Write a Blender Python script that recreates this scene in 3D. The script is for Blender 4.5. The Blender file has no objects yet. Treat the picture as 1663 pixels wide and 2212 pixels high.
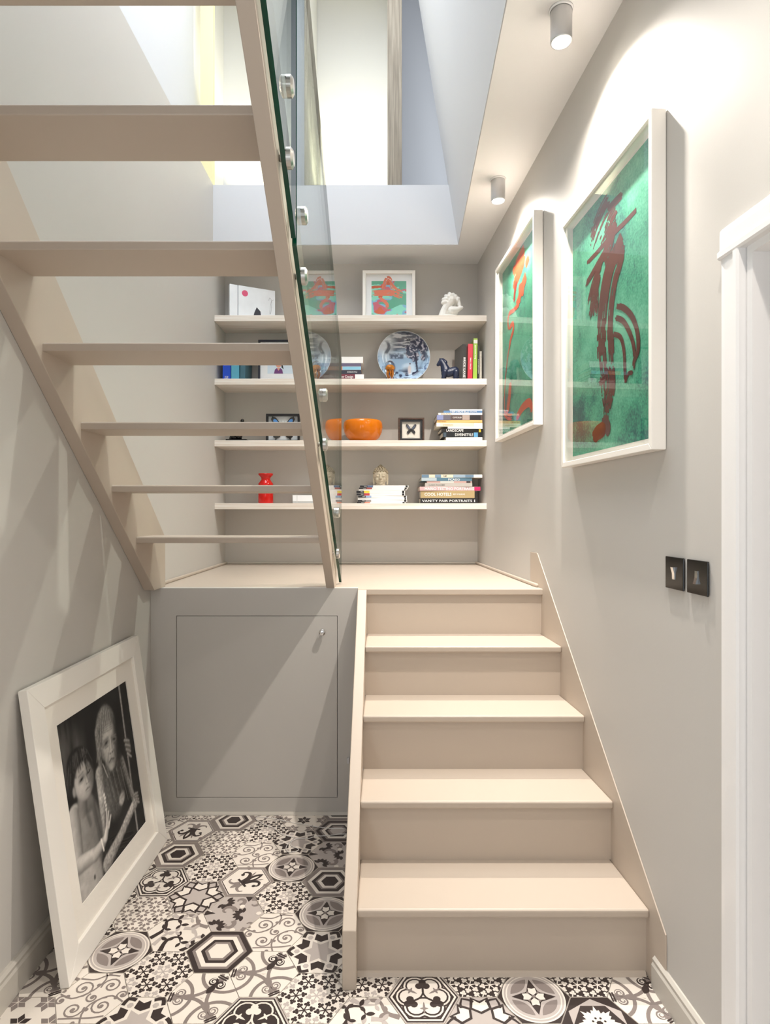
import bpy, bmesh, math, random
import numpy as np
from mathutils import Vector, Matrix

random.seed(7)
scene = bpy.context.scene
C = scene.collection
PI = math.pi

# ------------------------------------------------------------------ camera
F, CX, CY, EYE = 1320.0, 831.5, 1106.0, 1.40
cam_data = bpy.data.cameras.new('camera')
cam_data.sensor_fit = 'AUTO'
cam_data.sensor_width = 36.0
cam_data.lens = 36.0 * F / 2212.0
cam_data.clip_start = 0.02
cam = bpy.data.objects.new('camera', cam_data)
C.objects.link(cam)
cam.location = (0, 0, EYE)
cam.rotation_euler = (PI / 2, 0, 0)
scene.camera = cam

# ------------------------------------------------------------------ world, daylight, exposure
world = bpy.data.worlds.new('world')
scene.world = world
world.use_nodes = True
bg = world.node_tree.nodes['Background']
bg.inputs[0].default_value = (0.88, 0.94, 1.0, 1)
bg.inputs[1].default_value = 0.6

scene.view_settings.view_transform = 'Standard'
scene.view_settings.look = 'None'
scene.view_settings.gamma = 1.0
scene.view_settings.use_curve_mapping = False
scene.view_settings.exposure = 0.92

def area(name, loc, rot, sx, sy, power, col):
    l = bpy.data.lights.new(name, 'AREA')
    l.shape = 'RECTANGLE'; l.size = sx; l.size_y = sy
    l.energy = power; l.color = col
    o = bpy.data.objects.new(name, l); C.objects.link(o)
    o.location = loc; o.rotation_euler = rot
    return o
XW = -1.085
# daylight lamps set in invented openings: roof light, two hall windows, next room's window
area('added_roof_daylight', (-0.3, 2.2, 5.28), (0, 0, 0), 1.2, 2.4, 54, (0.90, 0.95, 1.0))
area('added_hall_daylight', (-0.1, -2.55, 1.5), (PI / 2, 0, 0), 1.3, 1.9, 4, (0.90, 0.95, 1.0))
area('added_side_daylight', (XW + 0.02, -0.45, 1.35), (PI / 2, 0, -PI / 2), 1.1, 1.5, 11, (0.88, 0.94, 1.0))
area('added_room_daylight', (3.35, 0.9, 1.4), (PI / 2, 0, PI / 2), 1.4, 1.5, 14, (1.0, 0.95, 0.88))
# warm uplights standing on the ledge of the light well, hidden behind its edge
def uplight(x, d, power):
    l = bpy.data.lights.new('ledge_uplight', 'SPOT'); l.energy = power; l.color = (1.0, 0.92, 0.58); l.spot_size = math.radians(96); l.spot_blend = 0.55; l.shadow_soft_size = 0.03
    o = bpy.data.objects.new('ledge_uplight', l); C.objects.link(o); o.location = (x, d, 3.475); o.rotation_euler = (PI, 0, 0)
uplight(-0.24, 4.44, 62); uplight(-0.82, 4.44, 62)

# ------------------------------------------------------------------ materials
def lin(c):
    return tuple(((v / 255.0) / 12.92 if v / 255.0 <= 0.04045 else ((v / 255.0 + 0.055) / 1.055) ** 2.4) for v in c)
MATS = {}
def mat(name, rgb, rough=0.5, metal=0.0, noise=0.0, nscale=6.0, bump=0.0, bscale=60.0, spec=0.5, emit=None, estr=0.0, lin_in=False):
    if name in MATS: return MATS[name]
    m = bpy.data.materials.new(name); m.use_nodes = True
    nt = m.node_tree; b = nt.nodes['Principled BSDF']
    col = rgb if lin_in else lin(rgb)
    b.inputs['Base Color'].default_value = (*col, 1)
    b.inputs['Roughness'].default_value = rough
    b.inputs['Metallic'].default_value = metal
    b.inputs['Specular IOR Level'].default_value = spec
    if noise > 0 or bump > 0:
        tc = nt.nodes.new('ShaderNodeTexCoord')
    if noise > 0:
        n = nt.nodes.new('ShaderNodeTexNoise'); n.inputs['Scale'].default_value = nscale; n.inputs['Detail'].default_value = 5
        nt.links.new(tc.outputs['Object'], n.inputs['Vector'])
        r = nt.nodes.new('ShaderNodeMix'); r.data_type = 'RGBA'
        r.inputs[6].default_value = (*[max(0, c * (1 - noise)) for c in col], 1)
        r.inputs[7].default_value = (*[min(1, c * (1 + noise)) for c in col], 1)
        nt.links.new(n.outputs['Fac'], r.inputs[0]); nt.links.new(r.outputs[2], b.inputs['Base Color'])
    if bump > 0:
        n2 = nt.nodes.new('ShaderNodeTexNoise'); n2.inputs['Scale'].default_value = bscale; n2.inputs['Detail'].default_value = 3
        nt.links.new(tc.outputs['Object'], n2.inputs['Vector'])
        bp = nt.nodes.new('ShaderNodeBump'); bp.inputs['Strength'].default_value = bump; bp.inputs['Distance'].default_value = 0.002
        nt.links.new(n2.outputs['Fac'], bp.inputs['Height']); nt.links.new(bp.outputs['Normal'], b.inputs['Normal'])
    if emit:
        b.inputs['Emission Color'].default_value = (*emit, 1); b.inputs['Emission Strength'].default_value = estr
    MATS[name] = m
    return m

def thin_glass(name, tint, base=0.04, rough=0.0, graze=1.0):
    """a flat pane: clear straight through, mirroring more the more obliquely it is seen"""
    m = bpy.data.materials.new(name); m.use_nodes = True; nt = m.node_tree
    nt.nodes.clear()
    out = nt.nodes.new('ShaderNodeOutputMaterial'); mix = nt.nodes.new('ShaderNodeMixShader')
    tr = nt.nodes.new('ShaderNodeBsdfTransparent'); gl = nt.nodes.new('ShaderNodeBsdfGlossy')
    lw = nt.nodes.new('ShaderNodeLayerWeight'); lw.inputs['Blend'].default_value = 0.5
    p = nt.nodes.new('ShaderNodeMath'); p.operation = 'POWER'; p.inputs[1].default_value = 5
    ma = nt.nodes.new('ShaderNodeMath'); ma.operation = 'MULTIPLY_ADD'; ma.inputs[1].default_value = (1 - base) * graze; ma.inputs[2].default_value = base
    tr.inputs[0].default_value = (*tint, 1); gl.inputs['Roughness'].default_value = rough
    nt.links.new(lw.outputs['Facing'], p.inputs[0]); nt.links.new(p.outputs[0], ma.inputs[0])
    nt.links.new(ma.outputs[0], mix.inputs[0]); nt.links.new(tr.outputs[0], mix.inputs[1]); nt.links.new(gl.outputs[0], mix.inputs[2])
    nt.links.new(mix.outputs[0], out.inputs[0])
    MATS[name] = m
    return m

def wood_mat(name, c1, c2, scale=(1, 1, 1), rough=0.55, nscale=4.0, detail=6):
    m = bpy.data.materials.new(name); m.use_nodes = True; nt = m.node_tree; b = nt.nodes['Principled BSDF']
    tc = nt.nodes.new('ShaderNodeTexCoord'); mp = nt.nodes.new('ShaderNodeMapping'); mp.inputs['Scale'].default_value = scale
    n = nt.nodes.new('ShaderNodeTexNoise'); n.inputs['Scale'].default_value = nscale; n.inputs['Detail'].default_value = detail
    cr = nt.nodes.new('ShaderNodeValToRGB'); cr.color_ramp.elements[0].position = 0.32; cr.color_ramp.elements[1].position = 0.68
    cr.color_ramp.elements[0].color = (*lin(c1), 1); cr.color_ramp.elements[1].color = (*lin(c2), 1)
    nt.links.new(tc.outputs['Object'], mp.inputs[0]); nt.links.new(mp.outputs[0], n.inputs['Vector'])
    nt.links.new(n.outputs['Fac'], cr.inputs[0]); nt.links.new(cr.outputs[0], b.inputs['Base Color'])
    b.inputs['Roughness'].default_value = rough
    MATS[name] = m
    return m

def attr_mat(name, rough=0.5):
    m = bpy.data.materials.new(name); m.use_nodes = True; nt = m.node_tree; b = nt.nodes['Principled BSDF']
    a = nt.nodes.new('ShaderNodeVertexColor'); a.layer_name = 'print'
    nt.links.new(a.outputs[0], b.inputs['Base Color']); b.inputs['Roughness'].default_value = rough
    MATS[name] = m
    return m

WALL = mat('wall_paint', (197, 193, 187), 0.62, noise=0.02, nscale=1.5, bump=0.05, bscale=180)
WHITE = mat('ceiling_white_paint', (226, 224, 222), 0.7, noise=0.015, nscale=2)
STAIR = mat('stair_paint', (189, 175, 160), 0.42, noise=0.025, nscale=3, bump=0.06, bscale=90)
TRIM = mat('skirting_paint', (196, 190, 180), 0.45, noise=0.02)
GLOSSW = mat('white_gloss_paint', (240, 238, 236), 0.3, noise=0.01)
UPPER = mat('light_well_paint', (202, 203, 206), 0.7, noise=0.015, nscale=2)
FRAMEW = mat('white_frame_lacquer', (243, 238, 230), 0.28)
MATB = mat('ivory_mount_board', (246, 240, 230), 0.8)
STEEL = mat('brushed_steel', (205, 203, 198), 0.28, metal=1.0)
CHROME = mat('chrome', (225, 225, 225), 0.1, metal=1.0)
ALU = mat('satin_aluminium', (205, 205, 206), 0.5, metal=1.0)
BLACKG = mat('black_gloss', (14, 13, 13), 0.12)
SHADOW = mat('dark_gap', (30, 27, 24), 0.9)
GROUT = mat('tile_grout', (150, 142, 134), 0.85, noise=0.05, nscale=30)
SHELF = wood_mat('limed_plywood', (222, 210, 196), (238, 231, 222), (1.2, 14, 40), 0.55, 3.0)
PLY = wood_mat('raw_plywood_edge', (120, 110, 96), (158, 148, 132), (30, 30, 1.2), 0.7, 3.0)
PANE = thin_glass('picture_glass', (1, 1, 1), 0.025)
PANE_AR = thin_glass('anti_reflective_glass', (1, 1, 1), 0.004, graze=0.25)
GLASS = thin_glass('balustrade_glass', (0.93, 0.975, 0.955), 0.05)
GEDGE = mat('green_glass_edge', (8, 66, 48), 0.1, noise=0.5, nscale=12)
T_W = mat('tile_cream', (228, 219, 208), 0.32)
T_L = mat('tile_light_grey', (184, 174, 168), 0.32)
T_M = mat('tile_mid_grey', (134, 123, 118), 0.32)
T_D = mat('tile_dark_brown', (56, 46, 44), 0.32)
PRINT = attr_mat('photographic_print', 0.6)
PRINT.node_tree.nodes['Principled BSDF'].inputs['Specular IOR Level'].default_value = 0.15

# ------------------------------------------------------------------ mesh helpers
class MB:
    def __init__(s): s.v = []; s.f = []; s.m = []; s.sm = []
    def add(s, vs, fs, m=0, smooth=False):
        o = len(s.v); s.v += [tuple(v) for v in vs]
        for f in fs: s.f.append([i + o for i in f]); s.m.append(m); s.sm.append(smooth)
        return s
    def box(s, x0, x1, y0, y1, z0, z1, m=0):
        return s.add([(x0, y0, z0), (x1, y0, z0), (x1, y1, z0), (x0, y1, z0), (x0, y0, z1), (x1, y0, z1), (x1, y1, z1), (x0, y1, z1)],
                     [(0, 3, 2, 1), (4, 5, 6, 7), (0, 1, 5, 4), (1, 2, 6, 5), (2, 3, 7, 6), (3, 0, 4, 7)], m)
    def prism(s, p2, fn, w0, w1, m=0, smooth=False):
        n = len(p2)
        s.add([fn(a, b, w0) for a, b in p2] + [fn(a, b, w1) for a, b in p2],
              [tuple(range(n - 1, -1, -1)), tuple(range(n, 2 * n))] , m)
        o = len(s.v) - 2 * n
        for i in range(n):
            j = (i + 1) % n
            s.f.append([o + i, o + j, o + n + j, o + n + i]); s.m.append(m); s.sm.append(smooth)
        return s
    def lathe(s, prof, c=(0, 0, 0), n=24, m=0, axis='Z', smooth=True, cap=True):
        vs = []
        for r, z in prof:
            for k in range(n):
                a = 2 * PI * k / n
                p = (r * math.cos(a), r * math.sin(a), z)
                if axis == 'X': p = (z, p[0], p[1])
                if axis == 'Y': p = (p[0], z, p[1])
                vs.append((c[0] + p[0], c[1] + p[1], c[2] + p[2]))
        fs = []
        for i in range(len(prof) - 1):
            for k in range(n):
                k2 = (k + 1) % n
                fs.append((i * n + k, i * n + k2, (i + 1) * n + k2, (i + 1) * n + k))
        if prof[0][0] > 1e-6: fs.append(tuple(range(n - 1, -1, -1)))
        L = (len(prof) - 1) * n
        if cap and prof[-1][0] > 1e-6: fs.append(tuple(range(L, L + n)))
        return s.add(vs, fs, m, smooth)
    def tube(s, pts, r, n=8, m=0):
        pts = [Vector(p) for p in pts]; rs = r if isinstance(r, (list, tuple)) else [r] * len(pts)
        vs = []; up = Vector((0.13, 0.27, 1)).normalized()
        for i, p in enumerate(pts):
            t = (pts[min(i + 1, len(pts) - 1)] - pts[max(i - 1, 0)]).normalized()
            a = t.cross(up)
            if a.length < 1e-4: a = t.cross(Vector((1, 0, 0)))
            a.normalize(); b = a.cross(t)
            for k in range(n):
                q = 2 * PI * k / n
                vs.append(p + (a * math.cos(q) + b * math.sin(q)) * rs[i])
        fs = [tuple(range(n - 1, -1, -1)), tuple(range((len(pts) - 1) * n, len(pts) * n))]
        for i in range(len(pts) - 1):
            for k in range(n):
                k2 = (k + 1) % n
                fs.append((i * n + k, i * n + k2, (i + 1) * n + k2, (i + 1) * n + k))
        return s.add(vs, fs, m, True)
    def ball(s, c, r, m=0, n=12, rows=8):
        rr = r if isinstance(r, (list, tuple)) else (r, r, r)
        vs = [(c[0], c[1], c[2] - rr[2])]
        for i in range(1, rows):
            a = -PI / 2 + PI * i / rows
            for k in range(n):
                q = 2 * PI * k / n
                vs.append((c[0] + rr[0] * math.cos(a) * math.cos(q), c[1] + rr[1] * math.cos(a) * math.sin(q), c[2] + rr[2] * math.sin(a)))
        vs.append((c[0], c[1], c[2] + rr[2])); fs = []
        for k in range(n):
            k2 = (k + 1) % n
            fs.append((0, 1 + k2, 1 + k)); fs.append((len(vs) - 1, 1 + (rows - 2) * n + k, 1 + (rows - 2) * n + k2))
        for i in range(rows - 2):
            for k in range(n):
                k2 = (k + 1) % n
                fs.append((1 + i * n + k, 1 + i * n + k2, 1 + (i + 1) * n + k2, 1 + (i + 1) * n + k))
        return s.add(vs, fs, m, True)
    def chain(s, pts, rs, m=0, step=0.35):
        pts = [Vector(p) for p in pts]
        for i in range(len(pts) - 1):
            L = (pts[i + 1] - pts[i]).length; k = max(2, int(L / (max(1e-4, min(rs[i], rs[i + 1])) * step)))
            for j in range(k + 1):
                t = j / k; s.ball(pts[i].lerp(pts[i + 1], t), rs[i] * (1 - t) + rs[i + 1] * t, m, 10, 6)
        return s
    def xform(s, M, start=0):
        s.v[start:] = [tuple(M @ Vector(v)) for v in s.v[start:]]
        return s
    def mesh(s, name, mats, off=(0, 0, 0), recalc=True):
        me = bpy.data.meshes.new(name)
        me.from_pydata([(v[0] - off[0], v[1] - off[1], v[2] - off[2]) for v in s.v], [], s.f)
        for m in mats: me.materials.append(m)
        me.polygons.foreach_set('material_index', s.m)
        me.polygons.foreach_set('use_smooth', s.sm)
        if recalc:
            b = bmesh.new(); b.from_mesh(me); bmesh.ops.recalc_face_normals(b, faces=b.faces); b.to_mesh(me); b.free()
        me.update()
        return me
    def build(s, name, mats, parent=None, bevel=0.0, recalc=True, seg=2, label=None):
        if not isinstance(mats, (list, tuple)): mats = [mats]
        if parent is None:
            xs, ys, zs = zip(*s.v)
            off = ((min(xs) + max(xs)) / 2, (min(ys) + max(ys)) / 2, min(zs))
        else:
            off = WORLDLOC.get(parent, Vector((0, 0, 0)))
        me = s.mesh(name, mats, off, recalc)
        o = bpy.data.objects.new(name, me); C.objects.link(o)
        if parent is None: o.location = off; WORLDLOC[o] = Vector(off)
        else: o.parent = parent; WORLDLOC[o] = Vector(off)
        if bevel > 0:
            b = o.modifiers.new('bevel', 'BEVEL'); b.width = bevel; b.segments = seg; b.limit_method = 'ANGLE'; b.angle_limit = math.radians(40)
        if label: o['label'] = label
        return o
WORLDLOC = {}
def thing(name, label, cat, loc, group=None):
    o = bpy.data.objects.new(name, None); C.objects.link(o); o.empty_display_size = 0.05
    o.location = loc; WORLDLOC[o] = Vector(loc)
    o['label'] = label; o['category'] = cat
    if group: o['group'] = group
    return o
def tag(o, label, cat, group=None):
    o['label'] = label; o['category'] = cat
    if group: o['group'] = group
    return o
def struct(o, label=None):
    o['kind'] = 'structure'
    if label: o['label'] = label
    return o
def ident(x, y, z): return (x, y, z)
def side(d, z, x): return (x, d, z)          # profile in (distance, height), extruded across
def front(x, z, d): return (x, d, z)         # profile in (across, height), extruded in depth
def plan(x, d, z): return (x, d, z)
def wr(d): return 0.93 - 0.0727 * d          # face of the right-hand wall
def rwall(d, z, off): return (wr(d) - off, d, z)
def px(x, d): return (x - CX) * d / F
def pz(y, d): return EYE - (y - CY) * d / F

def resample(pts, n):
    P = [Vector((*p, 0)) if len(p) == 2 else Vector(p) for p in pts]
    if len(P) == 2: return [P[0].lerp(P[1], i / (n - 1)) for i in range(n)]
    out = []
    for i in range(n):
        t = i / (n - 1) * (len(P) - 1); k = min(int(t), len(P) - 2); u = t - k
        p0 = P[max(k - 1, 0)]; p1 = P[k]; p2 = P[k + 1]; p3 = P[min(k + 2, len(P) - 1)]
        out.append(0.5 * ((2 * p1) + (p2 - p0) * u + (2 * p0 - 5 * p1 + 4 * p2 - p3) * u * u + (3 * p1 - p0 - 3 * p2 + p3) * u ** 3))
    return out

def text(s, parent, fn, w, h, material, name='lettering', bold=0.0, stretch=True):
    """flat lettering fitted into w x h; fn maps (0..w, 0..h) to a world point"""
    cu = bpy.data.curves.new('txt', 'FONT'); cu.body = s; cu.offset = bold; cu.resolution_u = 2
    o = bpy.data.objects.new('txt', cu); C.objects.link(o)
    dg = bpy.context.evaluated_depsgraph_get(); dg.update()
    me = bpy.data.meshes.new_from_object(o.evaluated_get(dg))
    bpy.data.objects.remove(o); bpy.data.curves.remove(cu)
    if not len(me.vertices): return None
    co = np.array([v.co[:2] for v in me.vertices]); a = co.min(0); b = co.max(0)
    sx = w / (b[0] - a[0]); sy = h / (b[1] - a[1])
    if not stretch: sx = sy = min(sx, sy)
    off = WORLDLOC[parent]
    for v, c in zip(me.vertices, co):
        p = Vector(fn((c[0] - a[0]) * sx, (c[1] - a[1]) * sy)) - off
        v.co = p
    me.materials.clear(); me.materials.append(material); me.name = name
    ob = bpy.data.objects.new(name, me); C.objects.link(ob); ob.parent = parent; WORLDLOC[ob] = Vector(off)
    return ob
def remeshed(mb, voxel, smooth=2):
    me = mb.mesh('blob', [], (0, 0, 0))
    o = bpy.data.objects.new('blob', me); C.objects.link(o)
    r = o.modifiers.new('r', 'REMESH'); r.mode = 'VOXEL'; r.voxel_size = voxel
    if smooth:
        sm = o.modifiers.new('s', 'SMOOTH'); sm.iterations = smooth; sm.factor = 0.5
    dg = bpy.context.evaluated_depsgraph_get(); dg.update()
    me2 = bpy.data.meshes.new_from_object(o.evaluated_get(dg))
    bpy.data.objects.remove(o)
    out = MB()
    out.add([tuple(v.co) for v in me2.vertices], [tuple(p.vertices) for p in me2.polygons], 0, True)
    return out

# ------------------------------------------------------------------ the room shell
XL = -1.085                       # left wall face
YB = 4.15                         # alcove back wall
ZC = 3.085                        # ceiling
ZU = 3.4645                       # level of the upper floor edge
LZ = 1.0475                       # landing
YN = -2.6                         # wall behind the viewer
floor = struct(MB().box(XL - 0.1, 1.3, YN, 2.9, -0.08, -0.0022).build('floor', GROUT))
floor['label'] = 'hall floor of patterned hexagonal cement tiles'
w = MB().box(XL - 0.12, XL, 0.1, YB + 0.1, -0.08, ZU).box(XL - 0.12, XL, YN, -1.0, -0.08, ZU).box(XL - 0.12, XL, -1.0, 0.1, -0.08, 0.6).box(XL - 0.12, XL, -1.0, 0.1, 2.1, ZU)
struct(w.build('wall_left', WALL))
w = MB().box(XL - 0.10, XL - 0.04, -1.0, -0.95, 0.6, 2.1).box(XL - 0.10, XL - 0.04, 0.05, 0.1, 0.6, 2.1).box(XL - 0.10, XL - 0.04, -0.95, 0.05, 0.6, 0.65).box(XL - 0.10, XL - 0.04, -0.95, 0.05, 2.05, 2.1)
win = struct(w.build('added_window_3', GLOSSW)); MB().box(XL - 0.075, XL - 0.069, -0.95, 0.05, 0.65, 2.05).build('pane', PANE, win)  # unseen side window, added so daylight reaches the doorway wall
struct(MB().box(XL - 0.12, 0.85, YB, YB + 0.12, 0, 3.2).build('wall_back', WALL))
# right wall: a run past the stairs, a pier over the doorway, a run behind the viewer
DA, DB, DT = 1.392, 0.60, 2.004   # door opening: far jamb, near jamb, head
w = MB()
w.prism([(DA, 0), (YB + 0.1, 0), (YB + 0.1, ZC + 0.1), (DA, ZC + 0.1)], rwall, 0, -0.13)
w.prism([(DB, DT), (DA, DT), (DA, ZC + 0.1), (DB, ZC + 0.1)], rwall, 0, -0.13)
w.prism([(YN, 0), (DB, 0), (DB, ZC + 0.1), (YN, ZC + 0.1)], rwall, 0, -0.13)
struct(w.build('wall_right', WALL))
# wall behind the viewer with an invented hall window to admit daylight
w = MB()
w.box(XL, -0.75, YN - 0.12, YN, 0, ZC); w.box(0.55, 1.15, YN - 0.12, YN, 0, ZC)
w.box(-0.75, 0.55, YN - 0.12, YN, 0, 0.5); w.box(-0.75, 0.55, YN - 0.12, YN, 2.5, ZC)
struct(w.build('wall_behind', WALL))
w = MB()
w.box(-0.75, -0.69, YN - 0.1, YN - 0.04, 0.5, 2.5); w.box(0.49, 0.55, YN - 0.1, YN - 0.04, 0.5, 2.5)
w.box(-0.69, 0.49, YN - 0.1, YN - 0.04, 0.5, 0.56); w.box(-0.69, 0.49, YN - 0.1, YN - 0.04, 2.44, 2.5); w.box(-0.12, -0.08, YN - 0.1, YN - 0.04, 0.56, 2.44)
win = struct(w.build('added_window_1', GLOSSW))
for a, b in ((-0.69, -0.12), (-0.08, 0.49)):
    MB().box(a, b, YN - 0.075, YN - 0.069, 0.56, 2.44).build('pane', PANE, win)
# next room behind the doorway, its window opening invented for daylight
w = MB()
w.box(0.9, 3.5, -1.4, -1.3, -0.05, 2.6); w.box(0.9, 3.5, 3.0, 3.1, -0.05, 2.6)
w.box(3.4, 3.5, -1.3, 3.0, -0.05, 0.6); w.box(3.4, 3.5, -1.3, 3.0, 2.2, 2.6); w.box(3.4, 3.5, -1.3, 0.1, 0.6, 2.2); w.box(3.4, 3.5, 1.7, 3.0, 0.6, 2.2)
struct(w.build('wall_side_room', WHITE))
struct(MB().box(0.84, 3.5, -1.4, 3.1, 2.6, 2.7).build('ceiling_side_room', WHITE))
struct(MB().box(1.31, 3.5, -1.4, 3.1, -0.08, -0.003).build('floor_side_room', mat('oak_boards', (170, 140, 105), 0.4, noise=0.1)))

# ceiling: strip along the right wall, strip over the shelves, slab over the hall behind
def xo(d, z=ZC): return 0.465 - 0.034 * (3.86 - d) - 0.16 * (z - ZC)      # slanting right face of the light well
c = MB()
c.prism([(xo(0.1), 0.1), (wr(0.1) + 0.02, 0.1), (wr(3.86) + 0.02, 3.86), (xo(3.86), 3.86)], plan, ZC, ZC + 0.06)
c.prism([(XL, 3.86), (wr(3.86) + 0.02, 3.86), (wr(YB) + 0.02, YB), (XL, YB)], plan, ZC, ZC + 0.06)
c.prism([(XL, YN), (wr(YN) + 0.02, YN), (wr(0.1) + 0.02, 0.1), (XL, 0.1)], plan, ZC, ZC + 0.06)
struct(c.build('ceiling', WHITE))
# light well: fascia at the back, slanting cheek on the right, white walls above
ZR = 5.35
struct(MB().box(XL, 0.60, 3.857, 3.90, ZC + 0.003, ZU).build('trim_1', UPPER), 'pale fascia at the back edge of the light well')
struct(MB().box(XL - 0.3, 0.62, 3.86, 4.62, ZU - 0.05, ZU).build('floor_upper_ledge', UPPER))
w = MB()
def cheek(d, z, o): return (xo(d, z) + o, d, z)
w.prism([(0.1, ZC + 0.003), (3.875, ZC + 0.003), (3.875, ZR), (0.1, ZR)], cheek, -0.003, 0.06)
struct(w.build('wall_light_well_right', UPPER))
struct(MB().box(-1.5, 0.6, 4.62, 4.7, ZU - 0.05, ZR).build('wall_light_well_back', UPPER))
struct(MB().box(-1.30, -1.22, YN, 4.62, ZU - 0.05, ZR).build('wall_light_well_left', UPPER))
struct(MB().box(-1.22, XL - 0.121, YN, 4.62, ZU - 0.08, ZU).build('trim_2', UPPER), 'ledge on top of the left wall')
struct(MB().box(-1.46, 0.62, YN, 0.10, ZC + 0.06, ZU).build('floor_upper', UPPER))
struct(MB().box(-1.46, 1.2, YN - 0.1, YN, ZU, ZR).build('wall_upper_behind', UPPER))
struct(MB().box(0.62, 0.70, YN, 0.14, ZU - 0.2, ZR).build('wall_upper_right', UPPER))
r = MB()
r.box(-1.5, -0.9, YN, 4.7, ZR, ZR + 0.08); r.box(0.3, 1.3, YN, 4.7, ZR, ZR + 0.08)
r.box(-0.9, 0.3, YN, 1.0, ZR, ZR + 0.08); r.box(-0.9, 0.3, 3.4, 4.7, ZR, ZR + 0.08)
struct(r.build('ceiling_upper', UPPER))
wn = MB(); wn.box(-0.9, -0.86, 1.0, 3.4, ZR, ZR + 0.1); wn.box(0.26, 0.3, 1.0, 3.4, ZR, ZR + 0.1); wn.box(-0.86, 0.26, 1.0, 1.04, ZR, ZR + 0.1); wn.box(-0.86, 0.26, 3.36, 3.4, ZR, ZR + 0.1)
win = struct(wn.build('added_window_2', GLOSSW)); MB().box(-0.86, 0.26, 1.04, 3.36, ZR + 0.05, ZR + 0.056).build('pane', PANE, win)  # unseen roof light, invented to let sky light into the well
# upright plywood fins standing on the ledge
tag(MB().box(-0.566, -0.515, 3.905, 4.615, ZU, ZR).build('plywood_fin', UPPER, bevel=0.002), 'pale painted upright fin beside the glass in the light well', 'post', 'fins of the light well')
tag(MB().box(0.016, 0.108, 3.905, 4.0, ZU, ZR).build('plywood_fin', PLY, bevel=0.002), 'bare weathered plywood post standing at the back of the light well', 'post', 'fins of the light well')
tag(MB().box(0.030, 0.094, 4.0, 4.615, ZU, ZR).build('plywood_fin', UPPER), 'white partition behind the bare plywood post', 'post', 'fins of the light well')
tag(MB().box(-1.18, -1.10, 3.905, 3.95, ZU, ZR).build('plywood_fin', mat('fin_uplight_tint', (226, 218, 170), 0.6), bevel=0.002), 'yellowish upright fin at the left end of the light well', 'post', 'fins of the light well')  # yellow glow of the uplights put into this fin's colour

# under-landing panel with cupboard door
YC = 2.83
dx0, dx1, dz0, dz1 = -0.964, -0.222, 0.079, 0.918
G = 0.0022
p = MB()
p.box(XL + .0005, dx0 - G, YC, YC + 0.03, 0, LZ); p.box(dx1 + G, -0.125, YC, YC + 0.03, 0, LZ)
p.box(dx0 - G, dx1 + G, YC, YC + 0.03, dz1 + G, LZ); p.box(dx0 - G, dx1 + G, YC, YC + 0.03, 0, dz0 - G)
p.box(dx0 - 0.03, dx1 + 0.03, YC + 0.031, YC + 0.036, dz0 - 0.03, dz1 + 0.03, 1)
pan = struct(p.build('wall_under_landing', [WALL, SHADOW]))
door = struct(MB().box(dx0, dx1, YC, YC + 0.028, dz0, dz1).build('door_1', WALL, bevel=0.0012))
door['label'] = 'flush cupboard door under the landing'
kb = MB(); kx, kz = px(697, YC), pz(1364, YC)
kb.lathe([(0.006, 0.0), (0.006, -0.014), (0.0145, -0.016), (0.0150, -0.030), (0.0125, -0.032), (0.0, -0.032)], (kx, YC, kz), 20, 0, 'Y')
kb.build('door_knob', CHROME, door, label='round chrome knob')
MB().box(-0.176, -0.164, YC - 0.010, YC, 0.236, 0.264).build('door_catch', ALU, pan, bevel=0.002)
struct(MB().prism([(YC, 0), (YC, 0.012), (YC - 0.004, 0.011), (YC - 0.011, 0.004), (YC - 0.012, 0)], side, XL + 0.02, -0.125).build('baseboard_cupboard', TRIM))

# landing slab
l = MB()
l.prism([(XL, YC + 0.031), (-0.1255, YC + 0.031), (-0.1255, 2.80), (wr(2.80) - 0.001, 2.80), (wr(YB) - 0.001, YB), (XL, YB)], plan, LZ - 0.028, LZ)
struct(l.build('floor_landing', STAIR, bevel=0.004)); 
struct(MB().prism([(XL, 2.90), (XL + 0.018, 2.90), (XL + 0.018, YB), (XL, YB)], plan, LZ, LZ + 0.016).build('trim_3', STAIR, bevel=0.006), 'thin bead along the left edge of the landing')
b = MB(); b.prism([(2.86, LZ), (YB, LZ), (YB, LZ + 0.016), (2.86, LZ + 0.016)], rwall, 0, 0.018)
struct(b.build('trim_4', STAIR, bevel=0.006), 'thin bead along the right edge of the landing')
struct(MB().box(XL, wr(YB), YB - 0.014, YB, LZ, LZ + 0.014).build('trim_5', TRIM, bevel=0.005), 'thin bead along the back edge of the landing')

# skirtings
def skirt_prof(t=0.019, h=0.098): return [(0, 0), (t, 0), (t, h - 0.026), (t - 0.004, h - 0.018), (t - 0.003, h - 0.008), (t - 0.010, h), (0, h)]
b = MB(); b.prism(skirt_prof(), lambda a, z, d: (XL + a, d, z), YN, YC)
struct(b.build('baseboard_left', TRIM))
b = MB(); b.prism(skirt_prof(0.015, 0.094), lambda a, z, d: (wr(d) - a, d, z), 1.478, 1.80)
b.prism(skirt_prof(0.015, 0.094), lambda a, z, d: (wr(d) - a, d, z), YN, DB - 0.075)
struct(b.build('baseboard_right', TRIM))

# doorway: architrave and lining
AW = 0.075
def arch_prof(): return [(0, 0), (0, 0.012), (0.006, 0.017), (0.020, 0.018), (0.052, 0.018), (0.058, 0.024), (0.070, 0.024), (AW, 0.020), (AW, 0)]
a = MB()
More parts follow.
